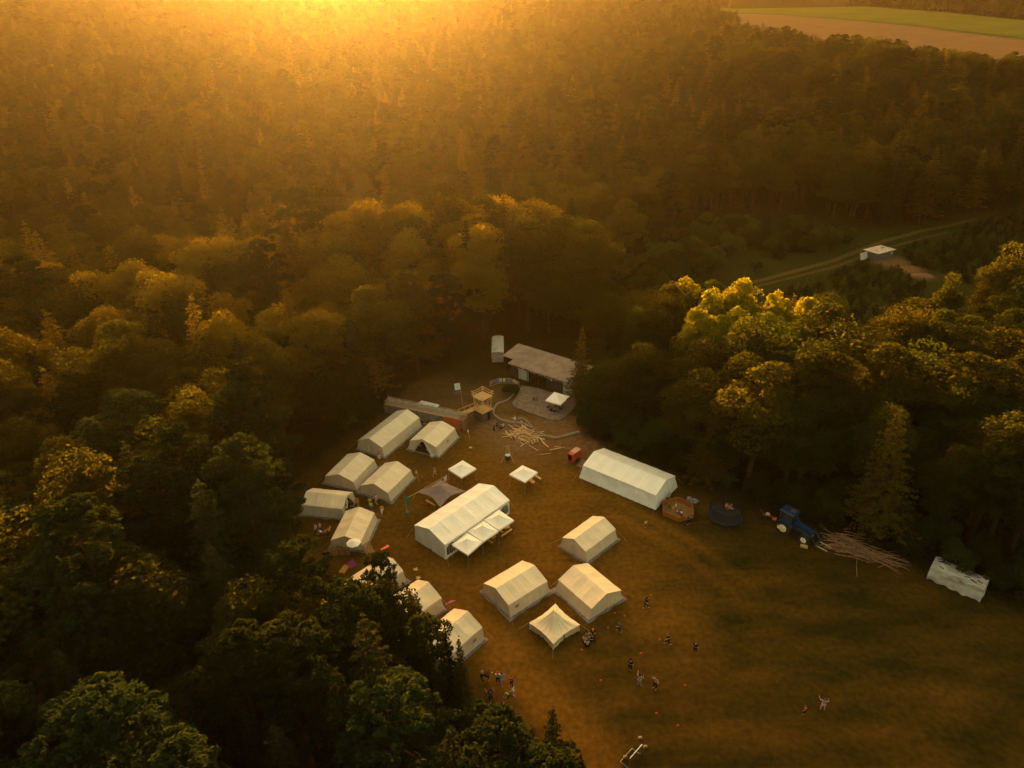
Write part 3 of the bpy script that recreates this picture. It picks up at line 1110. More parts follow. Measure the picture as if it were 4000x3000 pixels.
def make_tent(label, cx, cy, a, L, Wd, he, hr, fw, fl, big=False, open_end=None, window=None, flap=True, group='cream frame tents of the camp', name='frame_tent', cat='tent', ropes=True, seed=0, arch=False):
    fl = max(fl, .12)
    fw = max(fw, .03) if arch else max(fw, .3)
    t = thing(name, label, cat, (cx, cy, 0), a, group)
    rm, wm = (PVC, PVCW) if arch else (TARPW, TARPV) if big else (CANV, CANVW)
    sd = seed * 7.3
    nb = max(3, round(L / 2.0))
    ov = .06
    mb = MB()
    for sgn in (-1, 1):
        def rf(u, v):
            y = -L / 2 - ov + (L + 2 * ov) * u
            x = sgn * (Wd / 2 + ov) * v
            sag = .085 * math.sin(math.pi * ((u * nb) % 1)) * math.sin(math.pi * min(1, v * 1.1))
            z = hr - (hr - he) * v - sag + wr(x, y + sd, sd, 1.1, .06) - .035 * math.sin(math.pi * ((u * nb) % 1)) * (1 - v) + (.03 * (1 if v > 0 else 0))
            return (x, y, z - .02 * v)
        mb.grid(rf, nb * 5, 6)
        # valance
        mb.grid(lambda u, v: (sgn * (Wd / 2 + ov + .01), -L / 2 - ov + (L + 2 * ov) * u, he - .02 - .16 * v), nb * 5, 1)
    mb.build('roof', rm, t, smooth=False)
    # side walls
    for sgn in (-1, 1):
        def wl(u, v):
            y = (-L / 2 + L * u) * (1 + (fl * 2 / L) * v)
            x = sgn * (Wd / 2 + fw * v ** (1.3 if big else 1))
            n = wr(x, y * 1.3 + sd, v * 1.5, 1.1, .16 if big else .09) * math.sin(math.pi * min(1, v * .9 + .08)) * (1 if 0 < u < 1 else .2)
            n += .03 * math.sin(y * 6 + sd + v * 2) * v
            return (x + sgn * n, y, he * (1 - v) + (.02 if v == 1 else 0))
        sk = None
        if arch and sgn == 1:
            def sk(u, v):
                yy = -L / 2 + L * u
                zz = he * (1 - v)
                for k in range(6):
                    c0 = -L / 2 + (k + .5) * L / 6
                    if abs(yy - c0) < .72 and .5 < zz < 1.35 + math.sqrt(max(0, .72 ** 2 - (yy - c0) ** 2)) * 1.0:
                        return True
                return False
        mb = MB()
        mb.grid(wl, 120 if arch else nb * 8, 24 if arch else 8, sk)
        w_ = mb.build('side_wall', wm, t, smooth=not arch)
        if arch and sgn == 1:
            for k in range(6):
                c0 = -L / 2 + (k + .5) * L / 6
                m2 = MB()
                for q in (-.36, 0, .36):
                    m2.box((Wd / 2 + .0, c0 + q, 1.25), (.03, .03, 1.5))
                for q in (.9, 1.35, 1.8):
                    m2.box((Wd / 2 + .003, c0, q), (.025, 1.4, .03))
                m2.build('window_grid', WSTEEL, w_)
        if window is not None and window[0] == sgn:
            m2 = MB()
            y0 = window[1] * L / 2
            zc = he * .58
            xo = sgn * (Wd / 2 + fw * (1 - zc / he) + .07)
            m2.add([(xo + .02 * sgn, y0 - .28, zc - .2), (xo + .02 * sgn, y0 + .28, zc - .2), (xo - .04 * sgn, y0 + .28, zc + .2), (xo - .04 * sgn, y0 - .28, zc + .2)], [(0, 1, 2, 3)])
            m2.build('window', WIN, w_)
    # gable walls
    for e in (-1, 1):
        mb = MB()
        op = open_end == e

        def gb(u, v):
            s = -1 + 2 * u
            top = hr - (hr - he) * abs(s) - .05
            z = top * (1 - v) + (.02 if v == 1 else 0)
            q = 1 - z / hr
            x = s * (Wd / 2 + fw * v)
            n = wr(x * 1.3, sd + e, v * 1.4, 1.2, .16 if (big or arch) else .10) * math.sin(math.pi * v)
            n += .035 * math.sin(x * 9 + e + sd) * v
            n += -.16 * math.exp(-(x / .16) ** 2) * v
            y = e * (L / 2 - .02 + fl * v + n)
            return (x, y, z)
        mb.grid(gb, 28, 10, (lambda u, v: abs(u - .5) < .26 * (.25 + v) and v > .16) if op else None)
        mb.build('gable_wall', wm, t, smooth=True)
        if op:
            m2 = MB()
            for sg in (-1, 1):
                def cur(u, v):
                    x = sg * (Wd * .26 * (.3 + v) + .5 * (u - .2) * (1 - .3 * v))
                    return (x, e * (L / 2 + fl * v + .1 + .10 * math.sin(u * 9 + v * 3)), (hr - .5) * (1 - v) + .03)
                m2.grid(cur, 10, 8)
            m2.build('door_flap', wm, t, smooth=True)
    if flap:
        mb = MB()
        ww, ll = Wd / 2 + fw, L / 2 + fl
        pts = []
        per = [(-ww, -ll), (ww, -ll), (ww, ll), (-ww, ll)]
        for i in range(4):
            a0, b0 = per[i], per[(i + 1) % 4]
            n = 22
            for k in range(n):
                f_ = k / n
                pts.append((a0[0] + (b0[0] - a0[0]) * f_, a0[1] + (b0[1] - a0[1]) * f_))
        n = len(pts)
        for i, (x, y) in enumerate(pts):
            q = 1 + (.30 + .16 * noise.noise((x * .9 + sd, y * .9, 2))) / max(ww, .1)
            d = .30 + .22 * noise.noise((x * .8 + sd, y * .8, 2))
            ox = (1 if x > 0 else -1) * d if abs(abs(x) - ww) < 1e-4 else 0
            oy = (1 if y > 0 else -1) * d if abs(abs(y) - ll) < 1e-4 else 0
            mb.v.append((x - .02 * (1 if x > 0 else -1), y - .02 * (1 if y > 0 else -1), .09))
            mb.v.append((x + ox * .5, y + oy * .5, .06))
            mb.v.append((x + ox, y + oy, .025))
        for i in range(n):
            j = (i + 1) % n
            for k in (0, 1):
                mb.f.append((i * 3 + k, i * 3 + k + 1, j * 3 + k + 1, j * 3 + k))
        mb.build('mud_flap', FLAP, t)
    if ropes:
        for sx_ in (-1, 1):
            for sy_ in (-1, 1):
                mb = MB()
                mb.bar((sx_ * Wd / 2, sy_ * L / 2, he), (sx_ * (Wd / 2 + fw + 1.2), sy_ * (L / 2 + .7), .05), .008, 4)
                mb.build('guy_rope', ROPE, t)
    return t


make_tent('longest cream frame tent at the top left, beside the plank rampart', -20.34, 99.98, -.50, 10.24, 4.64, 1.77, 2.79, .4, .1, seed=1)
make_tent('cream frame tent with its left door hanging open on a dark heap of bags', -13.01, 98.05, -.45, 6.07, 4.76, 1.69, 2.53, .5, .2, open_end=-1, window=(1, .05), seed=2)
make_tent('cream frame tent at the forest edge below the longest tent', -24.82, 89.46, -.36, 6.08, 4.74, 1.38, 2.25, .49, .11, seed=3)
make_tent('cream frame tent nearest the brown sail awning in the left rows', -18.93, 86.7, -.44, 6.15, 4.57, 1.39, 2.35, .5, .1, seed=4)
make_tent('cream frame tent farthest left, lying crosswise with people at its open end', -26.56, 81.75, -1.76, 6.04, 3.84, 1.49, 2.38, .46, .1, open_end=1, seed=5)
make_tent('cream frame tent with the white parasol at its door', -21.76, 75.6, -.13, 6.06, 3.95, 1.43, 2.29, .4, .1, seed=6)
make_tent('small cream tent half hidden by a round pine crown', -17.54, 65.38, -.77, 6.6, 3.75, 1.80, 2.6, .3, .25, seed=7)
make_tent('cream frame tent behind the pointed dark spruce, pink cloth at its corner', -12.65, 60.89, -.78, 6.62, 4.3, 1.83, 2.82, .3, .15, seed=8)
sh = (6.1 - 3.69) / 2
make_tent('lowest cream frame tent of the camp with a small window, trees over its left end', -6.72 + math.sin(-.72) * sh, 57.17 - math.cos(-.72) * sh, -.72, 6.1, 4.3, 1.83, 2.88, .3, .11, window=(1, .55), seed=9)
make_tent('smaller cream frame tent standing alone below the long white tent', 9.77, 72.97, -.80, 6.07, 3.83, 1.62, 2.54, .38, .1, seed=12)
make_tent('cream frame tent left of the small pyramid tent, with a window near its front corner', -.02, 64.26, -.89, 5.97, 4.59, 1.64, 2.55, .45, .1, window=(1, -.62), seed=13)
make_tent('cream frame tent right of the small pyramid tent, ridge pointing down to the right', 8.83, 63.65, -2.51, 5.85, 4.66, 1.54, 2.51, .49, .1, seed=14)
make_tent('long white tent with billowing walls at the right forest edge', 16.94, 86.26, -2.25, 12.07, 5.73, 2.15, 3.07, .5, .41, big=True, flap=False, group=None, name='long_tent', seed=11)
make_tent('large white marquee with arched windows in the middle of the camp', -6.98, 76.83, -.74, 12.19, 5.81, 2.43, 3.47, .03, .12, arch=True, flap=False, group=None, name='marquee', cat='marquee', seed=10)

# pyramid tent
apex = W(2161.7, 2386, 2.5)
cs = [W(2065.9, 2432.8, 1.0), W(2168.9, 2357.5, 1.0), W(2266.6, 2440, 1.0), W(2161, 2516, 1.0)]
cen = sum(cs, Vector()) / 4
pt = thing('pyramid_tent', 'small cream pyramid tent with curved eaves in front of two frame tents', 'tent', (cen.x, cen.y, 0))
ap = Vector((apex.x - cen.x, apex.y - cen.y, 2.6))
cl = [Vector((c.x - cen.x, c.y - cen.y, 1.0)) for c in cs]
mb = MB()
m2 = MB()
for i in range(4):
    a_, b_ = cl[i], cl[(i + 1) % 4]

    def pf(u, v):
        e_ = a_.lerp(b_, u)
        inw = .34 * math.sin(PI * u)
        e_ = e_ * (1 - inw * .28) + Vector((0, 0, e_.z * inw * .28 + .03 * math.sin(u * 25)))
        q = ap.lerp(e_, v)
        q.z -= .42 * math.sin(PI * v) * (1 - .25 * abs(math.sin(u * PI * 5)))
        return q
    mb.grid(pf, 20, 10)

    def wf(u, v):
        e_ = a_.lerp(b_, u)
        inw = .34 * math.sin(PI * u)
        e_ = e_ * (1 - inw * .28) * (.95 + .03 * v)
        e_ = e_ * (1 - .06 * (1 - abs(2 * u - 1)))
        n_ = 1 + .02 * math.sin(u * 30 + i)
        return (e_.x * n_, e_.y * n_, .98 * (1 - v) + .02)
    m2.grid(wf, 20, 4, (lambda u, v: .5 < u < .56) if i == 2 else None)
mb.build('roof', CANV, pt, smooth=True)
m2.build('side_wall', CANVW, pt, smooth=True)
mb = MB()
mb.bar(ap - Vector((0, 0, .2)), ap + Vector((0, 0, .25)), .03)
mb.build('pole', STEEL, pt)
for c in cl:
    mb = MB()
    d = Vector((c.x, c.y, 0)).normalized()
    mb.bar(c, Vector((c.x, c.y, 0)) + d * 1.1 + Vector((0, 0, .05)), .012, 4)
    mb.build('guy_rope', ROPE, pt)
tag(pt)


# gazebos
def gazebo(label, px4, z=2.05, hp=.75, group='white pop-up gazebos', valance=.24):
    cs = [W(a, b, z) for a, b in px4]
    cen = sum(cs, Vector()) / 4
    t = thing('gazebo', label, 'gazebo', (cen.x, cen.y, 0), 0, group)
    loc = [Vector((c.x - cen.x, c.y - cen.y, z)) for c in cs]
    mb = MB()
    ap = Vector((0, 0, z + hp))
    for i in range(4):
        a_, b_ = loc[i], loc[(i + 1) % 4]

        def gf_(u, v):
            q = ap.lerp(a_.lerp(b_, u), v)
            q.z -= .16 * hp * math.sin(PI * v) + .02 * math.sin(PI * u) * v
            return q
        mb.grid(gf_, 6, 8)
        mb.grid(lambda u, v: a_.lerp(b_, u) * 1.0 + Vector((0, 0, -valance * v - .02 * math.sin(PI * u))), 6, 1)
    mb.build('canopy', PVC, t, smooth=False)
    for c in loc:
        m = MB()
        m.bar((c.x * .975, c.y * .975, 0.0), (c.x * .975, c.y * .975, z - .02), .03, 6)
        m.box((c.x * .975, c.y * .975, .02), (.14, .14, .03))
        m.build('leg', STEEL, t)
    m = MB()
    for i in range(4):
        a_, b_ = loc[i] * .97, loc[(i + 1) % 4] * .97
        for (za, zb) in ((z - .1, z - .45), (z - .45, z - .1)):
            m.bar((a_.x, a_.y, za), ((a_.x + b_.x) / 2, (a_.y + b_.y) / 2, zb), .014, 4)
            m.bar(((a_.x + b_.x) / 2, (a_.y + b_.y) / 2, za), (b_.x, b_.y, zb), .014, 4)
    m.build('frame', STEEL, t)
    return t


gazebo('white gazebo standing alone above the brown sail awning', [(1750.1, 1831.4), (1807.3, 1797.5), (1860.2, 1830), (1801.9, 1865.3)])
gazebo('white gazebo with a light wooden table below the hanging cauldron', [(1989.3, 1852), (2040.6, 1817), (2100.7, 1844.1), (2050.3, 1883)])
gazebo('white gazebo on the paved terrace in front of the barn', [(2130.9, 1563.3), (2164.8, 1530.7), (2225.3, 1547.8), (2189.7, 1580.5)], hp=.5)
gazebo('lowest of the three white gazebos along the marquee', [(1764.5, 2127), (1822.8, 2079.6), (1885.2, 2116.2), (1827.4, 2167)])
gazebo('middle one of the three white gazebos along the marquee', [(1824, 2075), (1887.9, 2032.1), (1947, 2074.1), (1886.5, 2115)], z=2.15, hp=.9)
gazebo('topmost of the three white gazebos along the marquee', [(1890, 2031), (1947.6, 1990.1), (2007.8, 2032.1), (1949.5, 2070)], z=2.25, hp=.9)

# brown sail awning
cs = [W(1627.5, 1922.2, 1.5), W(1722.4, 1873.4, 1.9), W(1820, 1918.2, 1.9), W(1719.7, 1981.9, 1.5)]
cen = sum(cs, Vector()) / 4
aw = thing('sail_awning', 'brown grey sail awning stretched beside the marquee', 'awning', (cen.x, cen.y, 0))
loc = [c - Vector((cen.x, cen.y, 0)) for c in cs]
ap = W(1721, 1893.8, 2.9) - Vector((cen.x, cen.y, 0))
mb = MB()
for i in range(4):
    a_, b_ = loc[i], loc[(i + 1) % 4]

    def sf(u, v):
        e_ = a_.lerp(b_, u)
        k_ = 1 - .22 * math.sin(PI * u)
        e_ = Vector((e_.x * k_, e_.y * k_, e_.z + .25 * math.sin(PI * u)))
        q = ap.lerp(e_, v)
        q.z -= .55 * math.sin(PI * v) * (.6 + .4 * math.cos(2 * PI * u)) * .6
        return q
    mb.grid(sf, 14, 10)
mb.build('cloth', GREYT, aw, smooth=True)
m = MB()
m.bar((ap.x, ap.y, 0), ap, .04)
m.build('pole', BWOOD, aw)
for c in loc:
    m = MB()
    d = Vector((c.x, c.y, 0)).normalized()
    m.bar(c, c + d * .8 - Vector((0, 0, c.z - .03)), .015, 4)
    m.build('guy_rope', ROPE, aw)


# flags, lines
def flagpole(label, foot, h, lean, cloth_col, fw_, fh_, group=None, name='flag', base=None, drop=0.1, dirn=0.0, extra=None):
    p = W(*foot)
    t = thing(name, label, 'flag', (p.x, p.y, 0), dirn, group)
    top = Vector((lean[0], lean[1], h))
    m = MB()
    m.bar((0, 0, 0), top, .035, 6, .02)
    m.build('pole', WOOD, t)
    cmat = mat(name + ' cloth', cloth_col, None, 2, .8)
    m = MB()
    m.grid(lambda u, v: top * (1 - (.03 + v * fh_ / h)) + Vector((-u * fw_, .12 * math.sin(u * 6) * u, -drop * u)), 10, 8)
    c = m.build('cloth', cmat, t, smooth=True)
    if extra:
        extra(t, c, top, h)
    if base:
        m = MB()
        for k in range(4):
            a_ = k * PI / 2 + .4
            m.bar((0, 0, .05), (math.cos(a_) * .6, math.sin(a_) * .6, .05), .05, 5)
        m.disc((0, 0, 0), .25, .12, 10)
        m.build('base', base, t)
    return t


EMB = mat('orange flag paint', (.75, .25, .05), None, 3, .8)
BLU = mat('blue flag paint', (.10, .28, .45), None, 3, .8)


def emblem(t, c, top, h):
    def at(u, v):
        return top * (1 - (.03 + v * 1.25 / h)) + Vector((-u * 1.0, .12 * math.sin(u * 6) * u - .02, -.1 * u))
    m = MB()
    for k in range(9):
        u0, u1 = .18 + k * .07, .18 + (k + 1) * .07
        f_ = lambda u: .62 + .22 * math.sin((u - .18) / .63 * PI)
        m.add([at(u0, f_(u0) - .05), at(u1, f_(u1) - .05), at(u1, f_(u1) + .06), at(u0, f_(u0) + .06)], [(0, 1, 2, 3)])
    for (ua, va, ub, vb) in ((.25, .5, .75, .42), (.3, .6, .7, .62)):
        m.add([at(ua, va), at(ub, vb), at(ub, vb + .07), at(ua, va + .07)], [(0, 1, 2, 3)])
    m.build('emblem', EMB, c)
    m = MB()
    for (ua, va, ub, vb) in ((.3, .12, .34, .36), (.45, .10, .49, .34), (.6, .15, .64, .36), (.3, .2, .5, .26)):
        m.add([at(ua, va), at(ub, va), at(ub, vb), at(ua, vb)], [(0, 1, 2, 3)])
    m.build('blue_strokes', BLU, c)
    m = MB()
    m.grid(lambda u, v: top * (1 - (.03 + (1.32 + v * .6) / h)) + Vector((-u * 1.25, .12 * math.sin(u * 6) * u, -.3 * u)), 8, 4)
    m.build('lower_cloth', mat('plum cloth', (.16, .09, .12), None, 3, .9), t)


flagpole('pale flag with an orange and blue emblem on a tall pole beside the lookout tower', (1808, 1585), 4.6, (-.35, .3), (.55, .66, .62), 1.0, 1.25, extra=emblem)
flagpole('green feather flag on a green cross foot left of the brown awning', (1591, 2000), 3.0, (.15, .15), (.02, .16, .10), .6, 1.7, base=mat('green base', (.03, .14, .09), None, 3, .8), dirn=PI)
flagpole('small white pennant on the rope above the brown awning', (1748, 1905), 2.4, (0, 0), (.62, .60, .52), .45, .9, drop=.5)
a_, b_ = W(1591, 1945, 2.9), W(1748, 1856, 2.4)
m = MB()
m.bar(a_, b_, .025, 5)
tag(m.build('rope_line', ROPE), 'pale rope stretched from the green flag to the white pennant', 'rope')


# ------------------------------------------------------------------ barn and terrace
C0 = W(1984.5, 1418.2, 3.1)
D0 = W(2235, 1500, 3.1)
bx = (D0 - C0)
bl = bx.length
ba = math.atan2(bx.y, bx.x)
barn = thing('barn', 'low barn with a ribbed pale roof and an open dark front at the terrace', 'barn', (C0.x, C0.y, 0), ba)
RIB = None


def rib_mat():
    m, nt, N, L = new_mat('ribbed roof sheet')
    out = N.new('ShaderNodeOutputMaterial')
    p = N.new('ShaderNodeBsdfPrincipled')
    p.inputs['Roughness'].default_value = .55
    L.new(p.outputs[0], out.inputs[0])
    tc = N.new('ShaderNodeTexCoord')
    nz = N.new('ShaderNodeTexNoise')
    nz.inputs['Scale'].default_value = .7
    nz.inputs['Detail'].default_value = 7
    L.new(tc.outputs['Object'], nz.inputs[0])
    r_ = N.new('ShaderNodeValToRGB')
    r_.color_ramp.elements[0].position = .3
    r_.color_ramp.elements[1].position = .7
    r_.color_ramp.elements[0].color = (.25, .16, .105, 1)
    r_.color_ramp.elements[1].color = (.42, .29, .185, 1)
    L.new(nz.outputs['Fac'], r_.inputs[0])
    sx = N.new('ShaderNodeSeparateXYZ')
    L.new(tc.outputs['Object'], sx.inputs[0])
    q1 = N.new('ShaderNodeMath')
    q1.operation = 'DIVIDE'
    q1.inputs[1].default_value = .41
    L.new(sx.outputs[0], q1.inputs[0])
    q2 = N.new('ShaderNodeMath')
    q2.operation = 'FRACT'
    L.new(q1.outputs[0], q2.inputs[0])
    q3 = N.new('ShaderNodeMath')
    q3.operation = 'LESS_THAN'
    q3.inputs[1].default_value = .36
    L.new(q2.outputs[0], q3.inputs[0])
    q4 = N.new('ShaderNodeMath')
    q4.operation = 'MULTIPLY_ADD'
    q4.inputs[1].default_value = -.36
    q4.inputs[2].default_value = 1.1
    L.new(q3.outputs[0], q4.inputs[0])
    hs = N.new('ShaderNodeHueSaturation')
    L.new(r_.outputs[0], hs.inputs['Color'])
    L.new(q4.outputs[0], hs.inputs['Value'])
    L.new(hs.outputs[0], p.inputs['Base Color'])
    return m


RIB = rib_mat()
RW = bl + .4
RD = 6.6
m = MB()


def roofz(y):
    return 3.1 + .9 * y / RD


nr = int(RW / .16)


def ribs(x0, x1, y0, y1):
    n = int((x1 - x0) / .41)
    for k in range(n):
        xa = x0 + (x1 - x0) * k / n
        xb = x0 + (x1 - x0) * (k + 1) / n
        xm = xa + (xb - xa) * .6
        q = [(xa, y0, roofz(y0)), (xm, y0, roofz(y0)), (xm, y1, roofz(y1)), (xa, y1, roofz(y1))]
        m.add(q, [(0, 1, 2, 3)])
        h_ = .12
        q = [(xm, y0, roofz(y0)), (xm + .03, y0, roofz(y0) + h_), (xb - .01, y0, roofz(y0) + h_), (xb, y0, roofz(y0)),
             (xm, y1, roofz(y1)), (xm + .03, y1, roofz(y1) + h_), (xb - .01, y1, roofz(y1) + h_), (xb, y1, roofz(y1))]
        m.add(q, [(0, 1, 5, 4), (1, 2, 6, 5), (2, 3, 7, 6)])


ribs(0, RW, 0, RD)
ribs(-2.6, 0, 1.5, RD)
m.box((RW / 2 - .0, -.02, 3.02), (RW, .04, .14))
rf_ = m.build('roof', RIB, barn)
BW = mat('barn dark boards', (.085, .055, .035), (.05, .032, .02), 4, .9)
PANEL = mat('pale door sheet', (.42, .38, .32), (.33, .29, .24), 2, .8)
m = MB()
yw = 1.0
m.box((RW / 2 - 1, RD - .25, 1.85), (RW + 2.2, .12, 3.7))
m.box((-2.3, RD / 2 + .9, 1.6), (.12, RD - 2.4, 3.1))
m.box((RW - .3, RD / 2 + .3, 1.6), (.12, RD - 1.2, 3.1))
m.box((RW * .06, yw, 1.4), (RW * .12, .12, 2.8))
m.box((RW * .30, yw + 1.6, 1.4), (.1, 3.2, 2.8))
m.box((RW * .67, yw, 1.15), (RW * .24, .12, 2.3))
m.box((RW / 2, yw + .02, 2.96), (RW - .7, .10, .22))
m.build('wall', BW, barn)
m = MB()
m.box((RW * .20, yw - .12, 1.25), (RW * .155, .06, 2.4))
d1 = m.build('door', PANEL, barn)
m = MB()
m.box((RW * .885, yw - .12, 1.25), (RW * .16, .06, 2.4))
m.build('door', PANEL, barn)
for k in range(7):
    x0 = RW * (.17 + .105 * k)
    m = MB()
    for (cx_, cz_, dx_, dz_) in ((0, .17, 1.1, .06), (0, -.17, 1.1, .06), (-.52, 0, .06, .40), (.52, 0, .06, .40)):
        m.box((x0 + cx_, .22, 2.72 + cz_), (dx_, .05, dz_))
    w_ = m.build('window', PANEL, barn)
    m = MB()
    m.box((x0, .25, 2.72), (1.0, .02, .30))
    m.build('pane', DARK, w_)
m = MB()
for k in range(6):
    m.box((RW * (.12 + .17 * k), .25, 1.3), (.12, .12, 2.6))
m.build('posts', BW, barn)
m = MB()
for k, (x0, z0, w0, h0) in enumerate(((RW * .60, 2.0, .35, .3), (RW * .63, 1.95, .25, .3))):
    m.box((x0, yw - .1, z0), (w0, .03, h0))
m.build('notice', mat('paper notice', (.7, .62, .5), None, 3, .9), barn)
m = MB()
m.box((1.2, RD + .8, 1.6), (1.5, .9, 1.5))
m.box((.2, RD + 1.3, 1.0), (1.4, .2, .2))
m.build('annex', mat('annex sheet', (.40, .33, .24), None, 3, .8), barn)

# terrace
PAVE = mat('terrace paving', (.20, .14, .10), (.14, .095, .065), 1.6, .9, detail=9)
tp = [(2038, 1505), (2012, 1555), (2000, 1573), (2006, 1586), (2060, 1608), (2147, 1638), (2165, 1641), (2182, 1640), (2205, 1630), (2245, 1590), (2252, 1570), (2240, 1545), (2200, 1548), (2100, 1515)]
n_ = len(tp)
m = MB()
for a_, b_ in tp:
    q = W(a_, b_, .22)
    m.v.append((q.x, q.y, .22))
for a_, b_ in tp:
    q = W(a_, b_, .22)
    m.v.append((q.x, q.y, -.02))
m.f.append(tuple(range(n_)))
for i in range(n_):
    j = (i + 1) % n_
    m.f.append((i, j, j + n_, i + n_))
tag(m.build('terrace', PAVE), kind='structure')

# stone kerb round the flower bed and the slope
KERB = mat('stone kerb', (.30, .22, .15), (.20, .14, .09), 3, .9, bump=.4)


def kerb(label, px, w=.32, h=.34):
    pts = [W(a, b, 0) for a, b in px]
    sm = []
    for i in range(len(pts) - 1):
        p0, p1, p2, p3 = pts[max(0, i - 1)], pts[i], pts[i + 1], pts[min(len(pts) - 1, i + 2)]
        for k in range(6):
            t = k / 6
            sm.append(.5 * ((2 * p1) + (p2 - p0) * t + (2 * p0 - 5 * p1 + 4 * p2 - p3) * t * t + (3 * p1 - p0 - 3 * p2 + p3) * t ** 3))
    sm.append(pts[-1])
    m = MB()
    for a_, b_ in zip(sm[:-1], sm[1:]):
        d = (b_ - a_)
        if d.length < .05:
            continue
        m.box((a_ + b_) / 2 + Vector((0, 0, h / 2)), (d.length * .97, w * random.uniform(.85, 1.15), h * random.uniform(.85, 1.1)), rz=math.atan2(d.y, d.x))
    return tag(m.build('stone_kerb', KERB), label, 'kerb', 'low stone kerbs round the beds')


kerb('curved stone kerb looping round the bare bed beside the lookout tower', [(1968, 1572), (1945, 1580), (1929, 1603), (1931, 1625), (1960, 1645), (1995, 1653), (2040, 1657), (2062, 1668), (2080, 1676)])
kerb('second short kerb leaving the bed above the plank heap', [(2020, 1640), (2040, 1637), (2058, 1650), (2080, 1672)], .25, .3)
kerb('long curved stone kerb sweeping from the plank heap to the forest edge', [(2095, 1690), (2130, 1706), (2170, 1713), (2205, 1706), (2262, 1690)])
kerb('low kerb along the lower left side of the terrace', [(1967, 1572), (1985, 1562), (2000, 1548), (2012, 1535)], .25, .25)

# ------------------------------------------------------------------ lookout tower
p = W(1888, 1632, 0)
LT = thing('lookout_tower', 'wooden lookout tower with a railed platform and a ladder', 'lookout tower', (p.x, p.y, 0), R(45))
TW = mat('tower timber', (.56, .34, .13), (.42, .24, .09), 5, .8)
s = 1.15
m = MB()
m.box((0, 0, .85), (2 * s, 2 * s, 1.7))
bb = m.build('base_hut', mat('base hut boards', (.13, .08, .04), (.08, .05, .028), 4, .9), LT)
m = MB()
m.box((0, 0, 1.74), (2 * s + .15, 2 * s + .15, .08))
m.build('lower_deck', TW, LT)
m = MB()
m.box((s * .2, -s - .02, .7), (.55, .04, 1.4))
m.build('doorway', DARK, bb)  # dark sheet painted as the unlit inside of the hut
m = MB()
m.box((s + .03, 0, .9), (.05, 1.9, .7))
for k in range(3):
    m.box((s + .06, 0, .5 + .35 * k), (.05, 2.0, .10))
m.build('side_boards', TW, bb)
for (sx_, sy_) in ((-1, -1), (1, -1), (1, 1), (-1, 1)):
    m = MB()
    m.bar((sx_ * s * .8, sy_ * s * .8, 1.7), (sx_ * s, sy_ * s, 5.3), .07, 6)
    m.build('leg', TW, LT)
m = MB()
for k in range(14):
    m.box((-s - .1 + (k + .5) * (2 * s + .2) / 14, 0, 4.3), ((2 * s + .2) / 14 - .02, 2 * s + .3, .06))
m.build('platform', TW, LT)
m = MB()
for i in range(4):
    c_, s_ = math.cos(i * PI / 2), math.sin(i * PI / 2)
    ro = lambda x, y, z: (x * c_ - y * s_, x * s_ + y * c_, z)
    for z in (4.75, 5.2):
        m.bar(ro(-s - .3, -s - .05, z), ro(s + .3, -s - .05, z), .05, 5)
m.build('railing', TW, LT)
m = MB()
for i in range(4):
    c_, s_ = math.cos(i * PI / 2), math.sin(i * PI / 2)
    ro = lambda x, y, z: (x * c_ - y * s_, x * s_ + y * c_, z)
    m.bar(ro(-s * .8, -s * .82, 1.8), ro(s * .95, -s * .95, 4.2), .045, 5)
    m.bar(ro(s * .8, -s * .86, 1.8), ro(-s * .95, -s * .99, 4.2), .045, 5)
m.build('braces', TW, LT)
m = MB()
for q in (-.28, .28):
    m.bar((s + 1.0, q - .3, 0), (s + .1, q - .3, 2.2), .045, 5)
for k in range(7):
    f_ = (k + .5) / 7
    m.bar((s + 1.0 - .9 * f_, -.64, 2.2 * f_), (s + 1.0 - .9 * f_, .04, 2.2 * f_), .035, 5)
m.build('ladder', TW, LT)
# bridge
a_ = W(1797, 1617, 2.2)
b_ = W(1866, 1592, 2.0)
d = b_ - a_
BR = thing('footbridge', 'light wooden footbridge joining the rampart to the lookout tower', 'footbridge', (a_.x, a_.y, 0), math.atan2(d.y, d.x))
m = MB()
Lb = d.length
nn = int(Lb / .2)
for k in range(nn):
    m.box(((k + .5) * Lb / nn, 0, 2.05), (Lb / nn - .025, .95, .06))
m.build('deck', TW, BR)
m = MB()
for q in (-.5, .5):
    m.bar((0, q, 2.8), (Lb, q, 2.8), .045, 5)
    for k in range(4):
        m.bar((Lb * k / 3, q, .0 if k in (0, 3) else 1.9), (Lb * k / 3, q, 2.8), .045, 5)
m.build('railing', TW, BR)

# rampart
A0, B0 = W(1504.4, 1612.6, 0), W(1812, 1679, 0)
d = B0 - A0
Lr = d.length
RP = thing('rampart', 'long rampart of cloth covered fencing with a plank walkway above the longest tent', 'rampart', (A0.x, A0.y, 0), math.atan2(d.y, d.x))
CLO = mat('grey fence cloth', (.21, .15, .11), (.13, .09, .065), 1.2, .85)
m = MB()
m.grid(lambda u, v: (Lr * u, .03 * math.sin(u * 60), .02 + 1.78 * v + .03 * math.sin(u * 40) * v), 60, 4)
m.build('front_cloth', CLO, RP)
m = MB()
m.grid(lambda u, v: (Lr * u, 1.35 + .03 * math.sin(u * 50), .05 + 2.45 * v), 60, 4)
m.build('back_cloth', mat('pale fence cloth', (.44, .35, .26), (.33, .25, .185), 1.5, .85), RP)
m = MB()
m.grid(lambda u, v: (.0, .0 + 1.35 * u, .02 + (2.25 + .25 * u) * v), 6, 4)
m.build('end_cloth', CLO, RP)
m = MB()
for k in range(4):
    m.box((Lr / 2, .22 + k * .3, 1.72), (Lr - .1, .26, .05))
